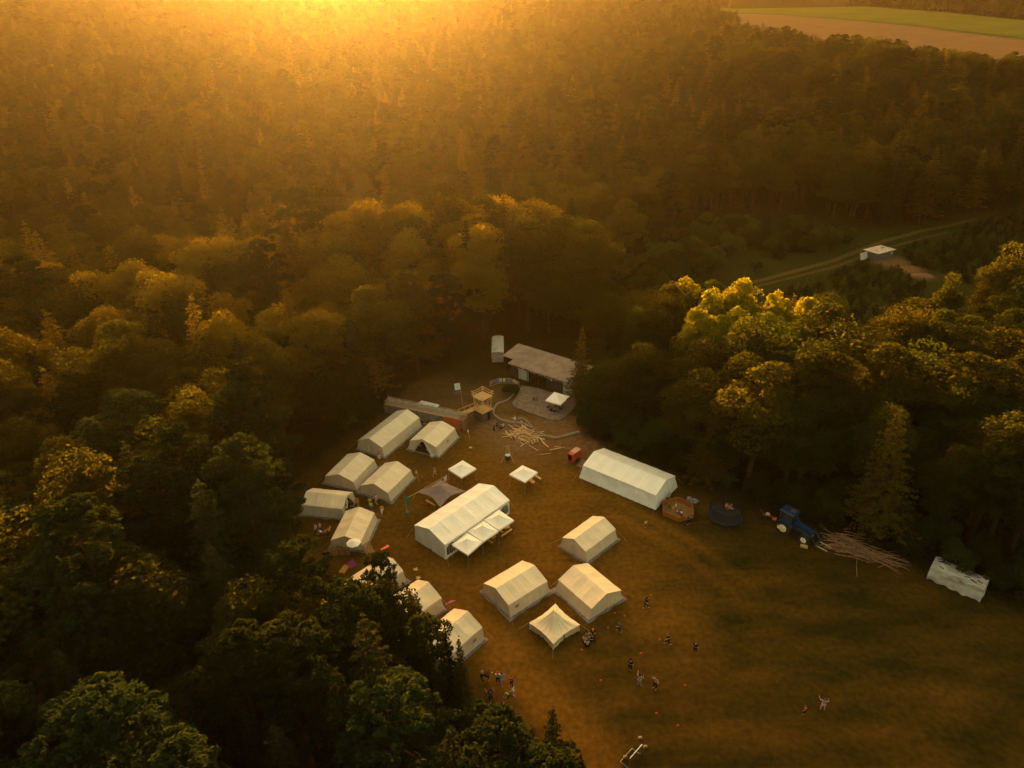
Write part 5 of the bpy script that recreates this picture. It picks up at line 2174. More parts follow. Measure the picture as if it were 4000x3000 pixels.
# garden party at the door of the parasol tent
p = W(1388, 2165)
pa = thing('parasol', 'round white parasol at the tent door among pallet furniture', 'parasol', (p.x, p.y, 0))
m = MB()
m.bar((0, 0, 0), (0, 0, 2.2), .03)
m.build('pole', STEEL, pa)
m = MB()
for k in range(8):
    a0, a1 = 2 * PI * k / 8, 2 * PI * (k + 1) / 8
    m.add([(0, 0, 2.25), (math.cos(a0) * .95, math.sin(a0) * .95, 1.92), (math.cos(a1) * .95, math.sin(a1) * .95, 1.92)], [(0, 1, 2)])
m.build('canopy', PVC, pa)
PAL = mat('pallet wood', (.30, .14, .05), (.20, .09, .035), 5, .85)
for i, (px, py, rz, tilt, lb) in enumerate(((1303, 2165, .2, 1.2, 'upright brown pallet at the left of the parasol tent door'), (1330, 2160, -.4, 1.1, 'brown pallet standing between the left pallet and the parasol'),
                                            (1352, 2163, -.1, 1.3, 'brown pallet standing just left of the parasol'), (1437, 2145, .8, .9, 'brown pallet leaning right of the parasol tent'), (1444, 2158, .9, .3, 'brown pallet lying below the leaning one'))):
    p = W(px, py)
    m = MB()
    for k in range(6):
        m.box((0, -.5 + k * .2, .07), (1.1, .12, .02))
    for k in (-.5, 0, .5):
        m.box((k, 0, .02), (.1, 1.1, .07))
    o = m.build('pallet', PAL)
    o.location = (p.x, p.y, .5 * math.sin(tilt) + .02)
    o.rotation_euler = (tilt, 0, rz)
    tag(o, lb, 'pallet', 'brown pallets round the parasol tent')


def rug(label, px4, m_, name='rug', cat='rug', z=.03):
    cs = [W(a, b, z) for a, b in px4]
    mb = MB()
    mb.grid(lambda u, v: cs[0].lerp(cs[1], u).lerp(cs[3].lerp(cs[2], u), v) + Vector((0, 0, .04 * noise.noise((u * 5, v * 5, 1)) + .02)), 10, 10)
    mb.grid(lambda u, v: cs[0].lerp(cs[1], u).lerp(cs[3].lerp(cs[2], u), v) + Vector((0, 0, .04 * noise.noise((u * 5, v * 5, 1)) - .01)), 10, 10)
    return tag(mb.build(name, m_), label, cat)


rug('purple patterned rug spread under the trees below the parasol', [(1352, 2200), (1378, 2182), (1398, 2205), (1370, 2222)], mat('purple rug', (.22, .05, .12), (.12, .03, .07), 9, .95))
rug('yellow brown patterned rug beside the purple one', [(1322, 2235), (1345, 2205), (1365, 2212), (1345, 2240)], mat('ochre rug', (.42, .22, .04), (.22, .10, .02), 12, .95))
rug('pink cloth lying at the corner of the tent in the lower row', [(1734, 2364), (1762, 2345), (1782, 2346), (1744, 2362)], mat('pink cloth', (.50, .12, .22), (.38, .09, .17), 5, .9), 'cloth', 'cloth')
rug('flat brown board lying left of the long white tent', [(2250, 1818), (2277, 1793), (2296, 1808), (2274, 1829)], mat('brown board', (.24, .13, .09), None, 3, .9), 'board', 'board')
rug('pale cloth on the grass above the longest tent', [(1650, 1655), (1662, 1650), (1672, 1656), (1658, 1662)], CLO, 'cloth', 'cloth')
# wooden star toys
for i, (px, py, lb) in enumerate(((1653 + 185, 1750, 'small star-shaped wooden toy in the grass above the lone gazebo'), (1624, 2226, 'small star-shaped wooden toy between marquee and lower tents'), (1634, 2259, 'small star-shaped wooden toy at the corner of the spruce tent'))):
    p = W(px, py)
    m = MB()
    for k in range(5):
        a_ = 2 * PI * k / 5
        m.plank((0, 0, .06 + .012 * k), (math.cos(a_) * .32, math.sin(a_) * .32, .06 + .012 * k), .12, .03)
    m.sphere((0, 0, .1), .1, 8, 5)
    o = m.build('wooden_star', mat('pale yellow wood', (.55, .40, .15), None, 5, .8) if i == 0 else bpy.data.materials['pale yellow wood'])
    o.location = (p.x, p.y, .02)
    tag(o, lb, 'toy')
# windmill sticks
for (px, py, lb) in ((1637, 1880, 'small pale paddle on a stick right of the awning-side tent'), (1836, 1718, 'thin stick with a yellow ring above the lone gazebo')):
    p = W(px, py)
    t = thing('garden_stick', lb, 'garden stick', (p.x, p.y, 0))
    m = MB()
    m.bar((0, 0, 0), (-.25, .1, 1.6), .02, 5)
    m.build('stick', WOOD, t)
    m = MB()
    m.sphere((-.27, .1, 1.65), .22, 8, 6, (.7, .25, 1.4))
    m.build('paddle', bpy.data.materials['pale yellow wood'], t)
# red and white canister at the longest tent
p = W(1482, 1790)
t = thing('water_canister', 'white canister with a red top at the door of the longest tent', 'canister', (p.x, p.y, 0))
m = MB()
m.box((0, 0, .3), (.45, .4, .55))
m.build('tank', mat('white plastic', (.6, .52, .44), None, 3, .5), t)
m = MB()
m.sphere((0, 0, .78), .22, 10, 6)
m.build('top', mat('pinkish red cap', (.55, .08, .07), None, 3, .5), t)
# bags at the open tent
BGC = [mat('bag cloth', c, tuple(q * .6 for q in c), 7, .9) for c in ((.10, .06, .05), (.30, .16, .10), (.40, .34, .28), (.16, .04, .03), (.06, .07, .10))]
for i in range(24):
    u, v = random.gauss(0, 1), random.gauss(0, 1)
    p = W(1672 + u * 14 + v * 2, 1757 + u * 7 + v * 3)
    m = MB()
    m.sphere((0, 0, .2), .26, 8, 5, (1.2, .8, .7), .4)
    o = m.build('kit_bag', random.choice(BGC))
    o.location = (p.x, p.y, 0)
    o.rotation_euler = (0, 0, random.uniform(0, 3))
    tag(o, 'small bag in the heap spilling out of the open tent', 'bag', 'bags spilling out of the open tent')
p = W(1688, 1784)
m = MB()
m.box((0, 0, .15), (.5, .4, .3))
m.box((0, 0, .32), (.54, .44, .04))
o = m.build('crate', mat('pale crate', (.5, .44, .36), None, 3, .7))
o.location = (p.x, p.y, 0)
tag(o, 'pale crate beside the bags of the open tent', 'crate')


# ------------------------------------------------------------------ people
def skin_obj(name, verts, edges, rad, m_, sub=1):
    me = bpy.data.meshes.new(name)
    me.from_pydata(verts, edges, [])
    o = bpy.data.objects.new(name, me)
    COL.objects.link(o)
    md = o.modifiers.new('s', 'SKIN')
    for i, r_ in enumerate(rad):
        r_ = r_ if isinstance(r_, tuple) else (r_, r_)
        me.skin_vertices[0].data[i].radius = r_
        me.skin_vertices[0].data[i].use_root = (i == 0)
    sb = o.modifiers.new('b', 'SUBSURF')
    sb.levels = sb.render_levels = sub
    dg = bpy.context.evaluated_depsgraph_get()
    dg.update()
    em = bpy.data.meshes.new_from_object(o.evaluated_get(dg))
    em.name = name
    em.materials.clear()
    em.materials.append(m_)
    bpy.data.objects.remove(o)
    return em


SK = mat('skin', (.42, .24, .15), None, 5, .6)
POSES = {
    # hip, knee, ankle L/R ; shoulder, elbow, wrist L/R ; pelvis height, torso lean (forward y)
    'stand': dict(pel=(0, 0, .93), chest=(0, .02, 1.30), head=(0, .05, 1.60), L=((.09, 0, .90), (.11, .02, .48), (.12, -.02, .08)), Rr=((-.09, 0, .90), (-.11, .02, .48), (-.12, -.02, .08)),
                  AL=((.18, 0, 1.40), (.24, -.03, 1.12), (.24, .06, .86)), AR=((-.18, 0, 1.40), (-.24, -.03, 1.12), (-.23, .06, .86))),
    'walk': dict(pel=(0, 0, .92), chest=(0, .05, 1.30), head=(0, .10, 1.60), L=((.09, 0, .88), (.11, .18, .50), (.11, .26, .08)), Rr=((-.09, 0, .88), (-.11, .02, .47), (-.11, -.30, .12)),
                 AL=((.18, .02, 1.40), (.25, -.12, 1.15), (.25, -.02, .92)), AR=((-.18, .02, 1.40), (-.25, .12, 1.15), (-.22, .30, 1.02))),
    'reach': dict(pel=(0, 0, .93), chest=(0, .0, 1.31), head=(0, .02, 1.61), L=((.09, 0, .90), (.14, .02, .48), (.17, 0, .08)), Rr=((-.09, 0, .90), (-.13, .02, .48), (-.15, 0, .08)),
                  AL=((.18, 0, 1.41), (.38, .06, 1.38), (.30, .12, 1.60)), AR=((-.18, 0, 1.41), (-.33, .12, 1.25), (-.42, .28, 1.40))),
    'sit': dict(pel=(0, 0, .16), chest=(0, .06, .52), head=(0, .14, .80), L=((.10, .02, .16), (.20, .38, .40), (.14, .50, .08)), Rr=((-.10, .02, .16), (-.20, .38, .40), (-.12, .52, .08)),
                AL=((.18, .06, .62), (.26, .22, .42), (.14, .38, .42)), AR=((-.18, .06, .62), (-.26, .22, .42), (-.12, .40, .42))),
    'bend': dict(pel=(0, -.1, .85), chest=(0, .14, 1.12), head=(0, .36, 1.30), L=((.09, -.08, .82), (.12, .10, .48), (.12, -.04, .08)), Rr=((-.09, -.08, .82), (-.12, .12, .48), (-.12, 0, .08)),
                 AL=((.17, .18, 1.20), (.20, .34, .98), (.12, .50, .86)), AR=((-.17, .18, 1.20), (-.20, .34, .98), (-.10, .52, .86))),
}


def person_parts(pose):
    q = POSES[pose]
    V, E, Rd = [], [], []

    def v(p, r_):
        V.append(tuple(p))
        Rd.append(r_)
        return len(V) - 1

    def e(a, b):
        E.append((a, b))
    pel, ch, hd = Vector(q['pel']), Vector(q['chest']), Vector(q['head'])
    i0 = v(pel, (.15, .11))
    i1 = v(pel.lerp(ch, .5), (.13, .10))
    i2 = v(ch, (.16, .11))
    e(i0, i1)
    e(i1, i2)
    nk = v(ch.lerp(hd, .52), (.055, .055))
    e(i2, nk)
    h1 = v(hd + Vector((0, 0, .0)), (.085, .10))
    h2 = v(hd + Vector((0, -.01, .10)), (.075, .085))
    e(nk, h1)
    e(h1, h2)
    ns = v(hd + Vector((0, .115, .01)), (.016, .016))
    e(h1, ns)
    for key in ('L', 'Rr'):
        a_, b_, c_ = [Vector(x) for x in q[key]]
        ia, ib, ic = v(a_, .085), v(b_, .058), v(c_, .040)
        ft = v(c_ + Vector((0, .17, -.045)), (.038, .028))
        e(i0, ia)
        e(ia, ib)
        e(ib, ic)
        e(ic, ft)
    for key in ('AL', 'AR'):
        a_, b_, c_ = [Vector(x) for x in q[key]]
        ia, ib, ic = v(a_, .058), v(b_, .040), v(c_, .026)
        e(i2, ia)
        e(ia, ib)
        e(ib, ic)
        d = (c_ - b_).normalized()
        s_ = d.cross(Vector((0, 1, .1))).normalized()
        pm = v(c_ + d * .06, (.034, .018))
        e(ic, pm)
        for k, (off, ln) in enumerate(((-.028, .07), (-.010, .085), (.010, .08), (.028, .06))):
            f1 = v(c_ + d * (.06 + ln * .6) + s_ * off, .0085)
            f2 = v(c_ + d * (.06 + ln) + s_ * off * 1.05 + Vector((0, .02, -.01)), .007)
            e(pm, f1)
            e(f1, f2)
        th = v(c_ + d * .05 + s_ * -.055, .0095)
        e(pm, th)
    body = skin_obj('body', V, E, Rd, SK)
    # clothes: slightly larger shells over the same joints
    a_, b_, _ = [Vector(x) for x in q['AL']]
    c_, d_, _ = [Vector(x) for x in q['AR']]
    sv_ = [ch, pel.lerp(ch, .5), pel.lerp(ch, .08), a_, a_.lerp(b_, .8), c_, c_.lerp(d_, .8), ch.lerp(hd, .3)]
    shirt = skin_obj('shirt', [tuple(x) for x in sv_], [(0, 1), (1, 2), (0, 3), (3, 4), (0, 5), (5, 6), (0, 7)], [(.175, .125), (.15, .12), (.16, .125), .072, .060, .072, .060, (.07, .07)], SK)
    l_, r_ = [Vector(x) for x in q['L']], [Vector(x) for x in q['Rr']]
    tv = [pel, l_[0], l_[1], l_[1].lerp(l_[2], .8), r_[0], r_[1], r_[1].lerp(r_[2], .8)]
    trs = skin_obj('trousers', [tuple(x) for x in tv], [(0, 1), (1, 2), (2, 3), (0, 4), (4, 5), (5, 6)], [(.165, .125), .098, .072, .058, .098, .072, .058], SK)
    hv = [hd + Vector((0, -.03, .03)), hd + Vector((0, -.02, .13)), hd + Vector((0, -.07, -.04))]
    hair = skin_obj('hair', [tuple(x) for x in hv], [(0, 1), (0, 2)], [(.095, .09), (.075, .085), (.06, .05)], SK)
    return body, shirt, trs, hair


PP = {k: person_parts(k) for k in POSES}
CL = {}


def cmat(kind, c):
    k = (kind, c)
    if k not in CL:
        CL[k] = mat(kind + ' cloth', c, tuple(q * .75 for q in c), 6, .9)
    return CL[k]


COLS = {'lime': (.42, .62, .04), 'orange': (.65, .20, .02), 'black': (.015, .015, .018), 'white': (.66, .62, .56), 'grey': (.26, .25, .25), 'red': (.55, .04, .02), 'blue': (.03, .10, .22), 'navy': (.02, .03, .07), 'pink': (.50, .26, .26),
        'denim': (.10, .15, .24), 'brown': (.12, .07, .04), 'green': (.14, .28, .04), 'skinny': (.42, .24, .15), 'darkred': (.2, .03, .02), 'yellow': (.55, .42, .08), 'blond': (.38, .24, .09), 'teal': (.05, .2, .24)}
PEOPLE = []


def person(px, py, pose, top, low, hair, label, h=1.72, rz=None, group=None):
    p = W(px, py)
    s = h / 1.72
    o = thing('person', label, 'person', (p.x, p.y, 0), random.uniform(0, 6.28) if rz is None else rz, group)
    o.scale = (s * 1.08, s * 1.08, s)
    if pose == 'sit':
        o.location.z = 0
    b, sh_, tr_, ha = PP[pose]
    link(bpy.data.objects.new('body', b), o)
    for nm, me_, c in (('shirt', sh_, top), ('trousers', tr_, low), ('hair', ha, hair)):
        x = link(bpy.data.objects.new(nm, me_), o)
        x.material_slots[0].link = 'OBJECT'
        x.material_slots[0].material = cmat(nm, COLS[c])
    return o


G1 = 'people at the left tent rows'
person(1700, 1859, 'walk', 'grey', 'skinny', 'brown', 'person in a grey shirt walking left of the lone gazebo', rz=2.5)
person(1447, 1976, 'stand', 'lime', 'green', 'brown', 'person in lime green behind another in lime green between the left tents', 1.5, group=G1)
person(1452, 1997, 'stand', 'lime', 'denim', 'brown', 'front one of the two people in lime green between the left tents', 1.7, group=G1)
person(1471, 1969, 'walk', 'pink', 'skinny', 'brown', 'person in a dusty pink top walking along the tent wall', 1.75, rz=1, group=G1)
person(1494, 2008, 'walk', 'orange', 'white', 'black', 'person in an orange shirt and white shorts on the grass by the left tents', 1.6, rz=.5, group=G1)
person(1399, 1977, 'stand', 'orange', 'orange', 'brown', 'person in orange standing at the open end of the leftmost tent', 1.5, group=G1)
person(1357, 2006, 'stand', 'lime', 'black', 'brown', 'person in a lime shirt at the corner of the leftmost tent', 1.6, group=G1)
person(1369, 1990, 'sit', 'grey', 'black', 'black', 'seated person in grey at the open end of the leftmost tent', group=G1)
person(1381, 1990, 'sit', 'black', 'black', 'black', 'seated person in black at the open end of the leftmost tent', group=G1)
person(1363, 1970, 'sit', 'orange', 'brown', 'brown', 'seated person in orange in the doorway of the leftmost tent', group=G1)
person(1375, 1968, 'sit', 'darkred', 'black', 'black', 'seated person in dark red in the doorway of the leftmost tent', group=G1)
G2 = 'people on the grass at the left forest edge'
person(1237, 2088, 'stand', 'pink', 'brown', 'blond', 'person in pink standing leftmost in the group at the forest edge', group=G2)
person(1253, 2080, 'stand', 'grey', 'brown', 'brown', 'person in grey standing behind the group at the forest edge', group=G2)
person(1259, 2099, 'bend', 'white', 'darkred', 'blond', 'bending person in a pale shirt at the left forest edge', group=G2)
person(1273, 2100, 'stand', 'orange', 'brown', 'brown', 'person in orange in the group at the left forest edge', 1.5, group=G2)
person(1289, 2094, 'reach', 'yellow', 'brown', 'brown', 'person with raised arms rightmost in the group at the forest edge', 1.6, group=G2)
G3 = 'players and children round the orange pit'
person(2690, 2050, 'reach', 'black', 'black', 'brown', 'person in a black shirt leaning over the lower right side of the orange pit', 1.8, rz=.5, group=G3)
person(2613, 1990, 'stand', 'black', 'black', 'brown', 'dark-dressed child at the left inside the orange pit', 1.2, group=G3)
person(2628, 1992, 'sit', 'orange', 'orange', 'blond', 'child in orange sitting inside the orange pit', 1.3, group=G3)
person(2639, 1992, 'stand', 'white', 'grey', 'blond', 'child in white in the upper part of the orange pit', 1.2, group=G3)
person(2644, 2003, 'sit', 'white', 'brown', 'blond', 'small child in white sitting in the middle of the orange pit', 1.2, group=G3)
person(2655, 2011, 'stand', 'black', 'black', 'black', 'child in black in the middle of the orange pit', 1.2, group=G3)
person(2660, 2021, 'stand', 'white', 'navy', 'brown', 'child in white nearest the front boards of the orange pit', 1.25, group=G3)
person(2613, 1952, 'stand', 'grey', 'grey', 'blond', 'person in grey at the back corner of the long white tent', 1.4, group=G3)
person(2521, 2061, 'stand', 'yellow', 'brown', 'brown', 'small person in yellow standing alone above the dry tracks', 1.3)
person(2832, 2003, 'sit', 'orange', 'brown', 'brown', 'person in orange sitting on the trampoline', group=G3).location.z = .8
person(2856, 2006, 'sit', 'blue', 'skinny', 'brown', 'person in blue lying back on the trampoline', group=G3).location.z = .8
person(2522, 2377, 'walk', 'black', 'black', 'black', 'person in black striding right of the front tents', rz=-1)
person(2420, 2467, 'walk', 'blue', 'navy', 'brown', 'child in blue walking on the meadow', 1.5, rz=1.2)
G4 = 'people sitting in a circle on the grass'
person(2288, 2490, 'sit', 'black', 'brown', 'black', 'person in black with back to the tent in the seated circle', rz=-.8, group=G4)
person(2283, 2508, 'sit', 'pink', 'black', 'brown', 'person in pale pink leftmost in the seated circle', rz=-.4, group=G4)
person(2295, 2524, 'sit', 'grey', 'black', 'brown', 'person in grey lowest in the seated circle', rz=.3, group=G4)
person(2315, 2476, 'sit', 'black', 'black', 'orange', 'ginger-haired person in black topmost beside the guy rope', rz=3, group=G4)
person(2318, 2500, 'sit', 'black', 'black', 'black', 'person in black at the right of the seated circle', rz=2, group=G4)
person(2299, 2502, 'sit', 'brown', 'black', 'brown', 'person in brown in the middle of the seated circle', rz=1, group=G4)
person(2460, 2620, 'stand', 'black', 'black', 'black', 'slim person all in black standing on the meadow', 1.8)
person(2496, 2678, 'reach', 'grey', 'grey', 'black', 'person in grey with arms raised on the meadow', 1.75, rz=-.8)
person(2558, 2690, 'reach', 'pink', 'black', 'brown', 'person in a pale pink top and dark skirt shading the eyes', 1.75, rz=2.4)
person(2713, 2552, 'stand', 'black', 'black', 'brown', 'person in dark clothes standing farthest right of the players', 1.8)
person(2609, 2517, 'walk', 'black', 'black', 'brown', 'person in dark clothes running across the meadow', 1.75, rz=1.6)
G5 = 'people standing by the bottom trees'
person(1885, 2666, 'stand', 'black', 'black', 'blond', 'person in black leftmost of the row by the bottom trees', 1.8, group=G5)
person(1904, 2656, 'bend', 'brown', 'black', 'brown', 'bending person in brown second in the row by the bottom trees', group=G5)
person(1945, 2670, 'stand', 'white', 'black', 'red', 'person with a red cap and a pale shirt by the bottom trees', 1.75, group=G5)
person(1963, 2677, 'walk', 'grey', 'grey', 'brown', 'tall person in grey beside the one with the red cap', 1.9, rz=.4, group=G5)
person(1998, 2681, 'stand', 'red', 'navy', 'brown', 'person in a red vest at the right of the row by the bottom trees', 1.6, group=G5)
person(2004, 2720, 'walk', 'white', 'pink', 'black', 'person in a white shirt and dark hair below the red vest', 1.6, rz=1.4, group=G5)
person(1986, 2733, 'bend', 'green', 'black', 'blond', 'person in green bending beside the white shirt', 1.5, group=G5)
person(1917, 2738, 'reach', 'black', 'black', 'black', 'dark figure with an arm out, apart to the left', 1.7, group=G5)
person(1966, 2784, 'stand', 'black', 'black', 'brown', 'lowest dark figure of the group by the bottom trees', 1.75, group=G5)
person(3140, 2792, 'stand', 'red', 'black', 'brown', 'child in a red shirt far out on the right meadow', 1.3)
person(3211, 2775, 'reach', 'grey', 'pink', 'brown', 'person in a pale dress beside the child in red', 1.75)
G6 = 'people on the barn terrace'
person(2087, 1574, 'stand', 'orange', 'brown', 'brown', 'person in orange standing in the middle of the terrace', group=G6).location.z = .22
person(2098, 1575, 'stand', 'teal', 'denim', 'brown', 'person in blue beside the one in orange on the terrace', group=G6).location.z = .22
for i, (px, py, c, lb) in enumerate(((2139, 1596, 'pink', 'seated person in pink at the left leg of the terrace gazebo'), (2155, 1609, 'black', 'seated person in black at the front of the terrace gazebo'),
                                     (2165, 1612, 'grey', 'seated person in grey in front of the terrace gazebo table'), (2178, 1607, 'yellow', 'seated person in yellow under the terrace gazebo'),
                                     (2190, 1601, 'black', 'seated person in black at the right of the terrace gazebo table'), (2172, 1590, 'brown', 'seated person in brown behind the terrace gazebo table'))):
    person(px, py, 'sit', c, 'black', 'brown', lb, 1.75, group=G6).location.z = .22
tb = bench('dark round-edged table with people around it under the terrace gazebo', (2158, 1598), (2185, 1600), z=.7, w=1.0, name='table', cat='table', m_=BWOOD)
tb.location.z = .22
person(1930, 1688, 'stand', 'black', 'black', 'black', 'person in black standing below the lookout tower', 1.4)
person(1943, 1663, 'sit', 'black', 'black', 'brown', 'crouching dark figure at the tower ladder')
person(1956, 1671, 'sit', 'brown', 'black', 'brown', 'seated person in brown beside the stone kerb')
person(1966, 1668, 'sit', 'white', 'grey', 'black', 'seated person in white beside the stone kerb')
person(2011, 1640, 'sit', 'white', 'white', 'blond', 'small seated person in white above the plank heap', 1.4)

# ------------------------------------------------------------------ plantation and hedge plants
sp_cr = [spruce_tree(51 + k, 2.3, .85, .15, 9, 7, 12, 'bush' if k else 'spruce', .1, .16)[0] for k in range(2)]
smallt = [broad_tree(61, 5.0, 2.6, .0, 24, 4500, 'bush', size=.15), broad_tree(62, 4.2, 2.3, .0, 22, 4000, 'broad', size=.15), spruce_tree(63, 5.5, 1.7, .3, 14, 8, 18, 'spruce', .2, .24)]
PLA = poly_px([(2990, 1160), (3180, 1090), (3400, 1035), (3480, 1030), (3620, 1130), (3560, 1230), (3480, 1290), (3300, 1330), (3050, 1290)])
PLB = poly_px([(3520, 960), (3700, 890), (4100, 860), (4100, 960), (3830, 1120), (3640, 1070), (3530, 1020)])
cnt = 0
x0_, x1_ = 40, 190
rows = []
ang = R(35)
for i in range(-60, 60):
    for j in range(-60, 60):
        a_ = i * 2.9 + random.uniform(-.5, .5)
        b_ = j * 2.5 + random.uniform(-.5, .5)
        x = 105 + a_ * math.cos(ang) - b_ * math.sin(ang)
        y = 170 + a_ * math.sin(ang) + b_ * math.cos(ang)
        A_in, B_in = inside(x, y, PLA), inside(x, y, PLB)
        if not (A_in or B_in):
            continue
        if seg_d(x, y, soil_lines[0][0]) < 4 or seg_d(x, y, soil_lines[1][0]) < 3 or math.hypot(x - W(3600, 1080).x, y - W(3600, 1080).y) < 3.5 or math.hypot(x - HF.x - 3, y - HF.y - 2) < 6:
            continue
        if random.random() < .15:
            continue
        rows.append((x, y, A_in))
random.shuffle(rows)
rows.sort(key=lambda r_: r_[1])
print('saplings', len(rows))
SAPL = rows[:280]
for (x, y, A_in) in SAPL:
    o = bpy.data.objects.new('sapling', sp_cr[random.randrange(2)])
    o.location = (x, y, hgt(x, y))
    s_ = random.uniform(.7, 1.25)
    o.scale = (s_ * 1.15, s_ * 1.15, s_)
    o.rotation_euler = (0, 0, random.uniform(0, 6))
    link(o)
    side = 'in the patch between grove and dirt mound' if A_in else 'in the darker patch right of the hut'
    tag(o, 'young conifer sapling ' + side, 'sapling', 'saplings ' + side)
if len(rows) > 280:
    bmv = MB()
    big = []
    src = [np.array([v.co[:] for v in me_.vertices]) for me_ in sp_cr]
    for (x, y, A_in) in rows[280:]:
        s_ = random.uniform(.7, 1.25)
        V_ = src[random.randrange(2)] * s_
        a_ = random.uniform(0, 6)
        c_, n_s = math.cos(a_), math.sin(a_)
        V_ = np.stack([V_[:, 0] * c_ - V_[:, 1] * n_s + x, V_[:, 0] * n_s + V_[:, 1] * c_ + y, V_[:, 2] + hgt(x, y)], 1)
        big.append(V_)
    me_ = np_mesh('far_saplings', np.concatenate(big), LM['spruce'])
    tag(link(bpy.data.objects.new('far_saplings', me_)), 'rows of young conifers in the far part of the plantation', 'saplings', kind='stuff')
# loose small trees on the meadow in front of the forest wall
spots = [(2480, 1120), (2520, 1060), (2560, 1010), (2600, 1040), (2540, 960), (2620, 930), (2690, 990), (2700, 900), (2640, 1090), (2740, 950), (2780, 1040), (2820, 900), (2850, 980), (2880, 880), (2930, 910), (2720, 1060),
         (2760, 860), (2600, 870), (2680, 850), (2460, 1050), (2420, 1150), (2950, 1040), (3040, 990), (3060, 900), (3150, 930), (3240, 960), (2520, 1150), (2580, 1130), (2450, 1190), (2400, 1210), (2360, 1240), (2310, 1250), (2670, 930), (2630, 985)]
rq = random.Random(3)
for _ in range(45):
    u_ = rq.random()
    spots.append((2760 + u_ * 560, 870 + rq.random() * 90 + u_ * 20))
for _ in range(38):
    u_, v_ = rq.random(), rq.random()
    spots.append((2370 + u_ * 560 + v_ * 60 * (1 - u_), 1180 - u_ * 300 + (v_ - .5) * 190 * (1 - .4 * u_)))
spots = [q_ for q_ in spots if inside(*W(q_[0], q_[1] + 20)[:2], CLEAR) and seg_d(*W(q_[0], q_[1] + 20)[:2], soil_lines[0][0]) > 5]
for i, (px, py) in enumerate(spots):
    p = W(px, py + 20)
    k = 2 if (px > 2930 and i % 2) else i % 2
    o = thing('small_tree', 'loose rounded small tree on the meadow in front of the forest wall' if k < 2 else 'small conical tree alone near the dirt track', 'small tree', (p.x, p.y, hgt(p.x, p.y)), random.uniform(0, 6),
              'small trees on the meadow before the forest' if k < 2 else 'small conical trees near the track')
    s_ = random.uniform(.8, 1.35) * (.8 if px > 2900 else 1)
    o.scale = (s_ * 1.1, s_ * 1.1, s_)
    link(bpy.data.objects.new('crown', smallt[k][0]), o)
    link(bpy.data.objects.new('trunk', smallt[k][1]), o)
# bushes along the forest edge
edge = []
E_PX = [(2310, 1440), (2300, 1560), (2275, 1690), (2390, 1752), (2520, 1805), (2650, 1858), (2760, 1910), (2870, 1960), (2980, 1995), (3100, 2036), (3200, 2060), (3300, 2088), (3400, 2135), (3500, 2186), (3650, 2225), (3800, 2285), (4000, 2385), (4250, 2480)]
nb_ = 0
for a_, b_ in zip(E_PX[:-1], E_PX[1:]):
    A_, B_ = W(*a_), W(*b_)
    n_ = max(1, int((B_ - A_).length / 2.3))
    out_ = Vector((-(B_ - A_).y, (B_ - A_).x, 0)).normalized()
    for k in range(n_):
        for dep in (1.0, 3.4):
            q = A_.lerp(B_, (k + random.random()) / n_) + out_ * (dep + random.uniform(-.6, .6))
            o = thing('bush', 'leafy bush in the dark edge of the grove beside the meadow' if a_[0] > 2280 else 'leafy bush beside the barn', 'bush', (q.x, q.y, 0), random.uniform(0, 6), 'bushes along the grove edge' if a_[0] > 2280 else 'bushes beside the barn')
            s_ = random.uniform(.55, .95) * (1 + .35 * (dep > 2))
            o.scale = (s_, s_, s_ * 1.15)
            me_ = smallt[random.randrange(2)]
            link(bpy.data.objects.new('foliage', me_[0]), o)
            nb_ += 1
E2 = [(1480, 1605), (1380, 1690), (1260, 1785), (1190, 1850), (1150, 1920), (1120, 2060)]
for a_, b_ in zip(E2[:-1], E2[1:]):
    A_, B_ = W(*a_), W(*b_)
    n_ = max(1, int((B_ - A_).length / 2.6))
    out_ = Vector((-(A_ - B_).y, (A_ - B_).x, 0)).normalized()
    for k in range(n_):
        q = A_.lerp(B_, (k + random.random()) / n_) - out_ * (1.2 + random.uniform(-.5, .5)) * -1
        o = thing('bush', 'leafy bush at the forest edge left of the tent rows', 'bush', (q.x, q.y, 0), random.uniform(0, 6), 'bushes left of the tent rows')
        s_ = random.uniform(.5, .85)
        o.scale = (s_, s_, s_)
        link(bpy.data.objects.new('foliage', smallt[random.randrange(2)][0]), o)
        nb_ += 1
print('bushes', nb_)

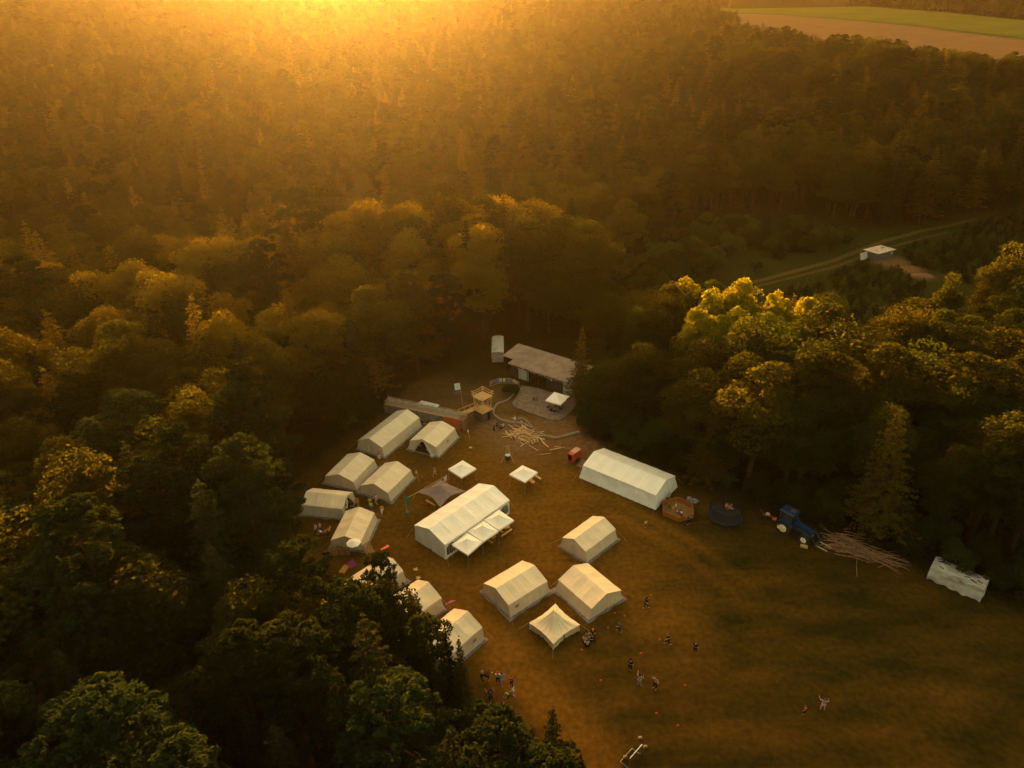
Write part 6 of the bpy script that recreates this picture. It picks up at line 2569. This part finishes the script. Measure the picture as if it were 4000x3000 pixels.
# ------------------------------------------------------------------ light, air, view
SUN_AZ, SUN_EL = R(-12.0), R(6.1)
sun_dir = Vector((math.sin(SUN_AZ) * math.cos(SUN_EL), math.cos(SUN_AZ) * math.cos(SUN_EL), math.sin(SUN_EL)))
sl = bpy.data.lights.new('sun', 'SUN')
sl.energy = 3.8
sl.angle = R(.5)
sl.color = (1.0, .545, .14)
so = bpy.data.objects.new('sun', sl)
link(so)
so.rotation_euler = sun_dir.to_track_quat('Z', 'Y').to_euler()
w = bpy.data.worlds.new('World')
S.world = w
w.use_nodes = True
N, L = w.node_tree.nodes, w.node_tree.links
N.clear()
out = N.new('ShaderNodeOutputWorld')
bg = N.new('ShaderNodeBackground')
sky = N.new('ShaderNodeTexSky')
sky.sky_type = 'NISHITA'
sky.sun_disc = False
sky.sun_elevation = SUN_EL
sky.sun_rotation = SUN_AZ
sky.dust_density = 6.0
sky.air_density = 1.0
sky.ozone_density = .6
mx = N.new('ShaderNodeMix')
mx.data_type = 'RGBA'
mx.blend_type = 'MULTIPLY'
mx.inputs[0].default_value = 1
mx.inputs[7].default_value = (1.0, .73, .385, 1)
L.new(sky.outputs[0], mx.inputs[6])
L.new(mx.outputs[2], bg.inputs[0])
bg.inputs[1].default_value = .15
L.new(bg.outputs[0], out.inputs[0])

hz, nt, N, L = new_mat('evening haze')
out = N.new('ShaderNodeOutputMaterial')
pv = N.new('ShaderNodeVolumePrincipled')
pv.inputs['Color'].default_value = (1.0, .76, .36, 1)
pv.inputs['Density'].default_value =  .000034
pv.inputs['Anisotropy'].default_value = .80
L.new(pv.outputs[0], out.inputs['Volume'])
mb = MB()
mb.box((0, 2500, 52), (12000, 12400, 300))
hb = mb.build('haze', hz)
tag(hb, 'warm evening haze lying over the forest', 'haze', kind='stuff')

S.view_settings.view_transform = 'Standard'
S.view_settings.look = 'None'
S.view_settings.gamma = 1
S.view_settings.exposure = 3.2
cy = S.cycles
cy.use_denoising = True
cy.denoiser = 'OPENIMAGEDENOISE'
cy.denoising_input_passes = 'RGB_ALBEDO_NORMAL'
cy.denoising_prefilter = 'ACCURATE'
cy.denoising_quality = 'HIGH'
cy.max_bounces = 5
cy.diffuse_bounces = 3
cy.glossy_bounces = 2
cy.transmission_bounces = 4
cy.volume_bounces = 0
cy.transparent_max_bounces = 4
cy.sample_clamp_indirect = 4
cy.use_adaptive_sampling = False
cy.adaptive_threshold = .01
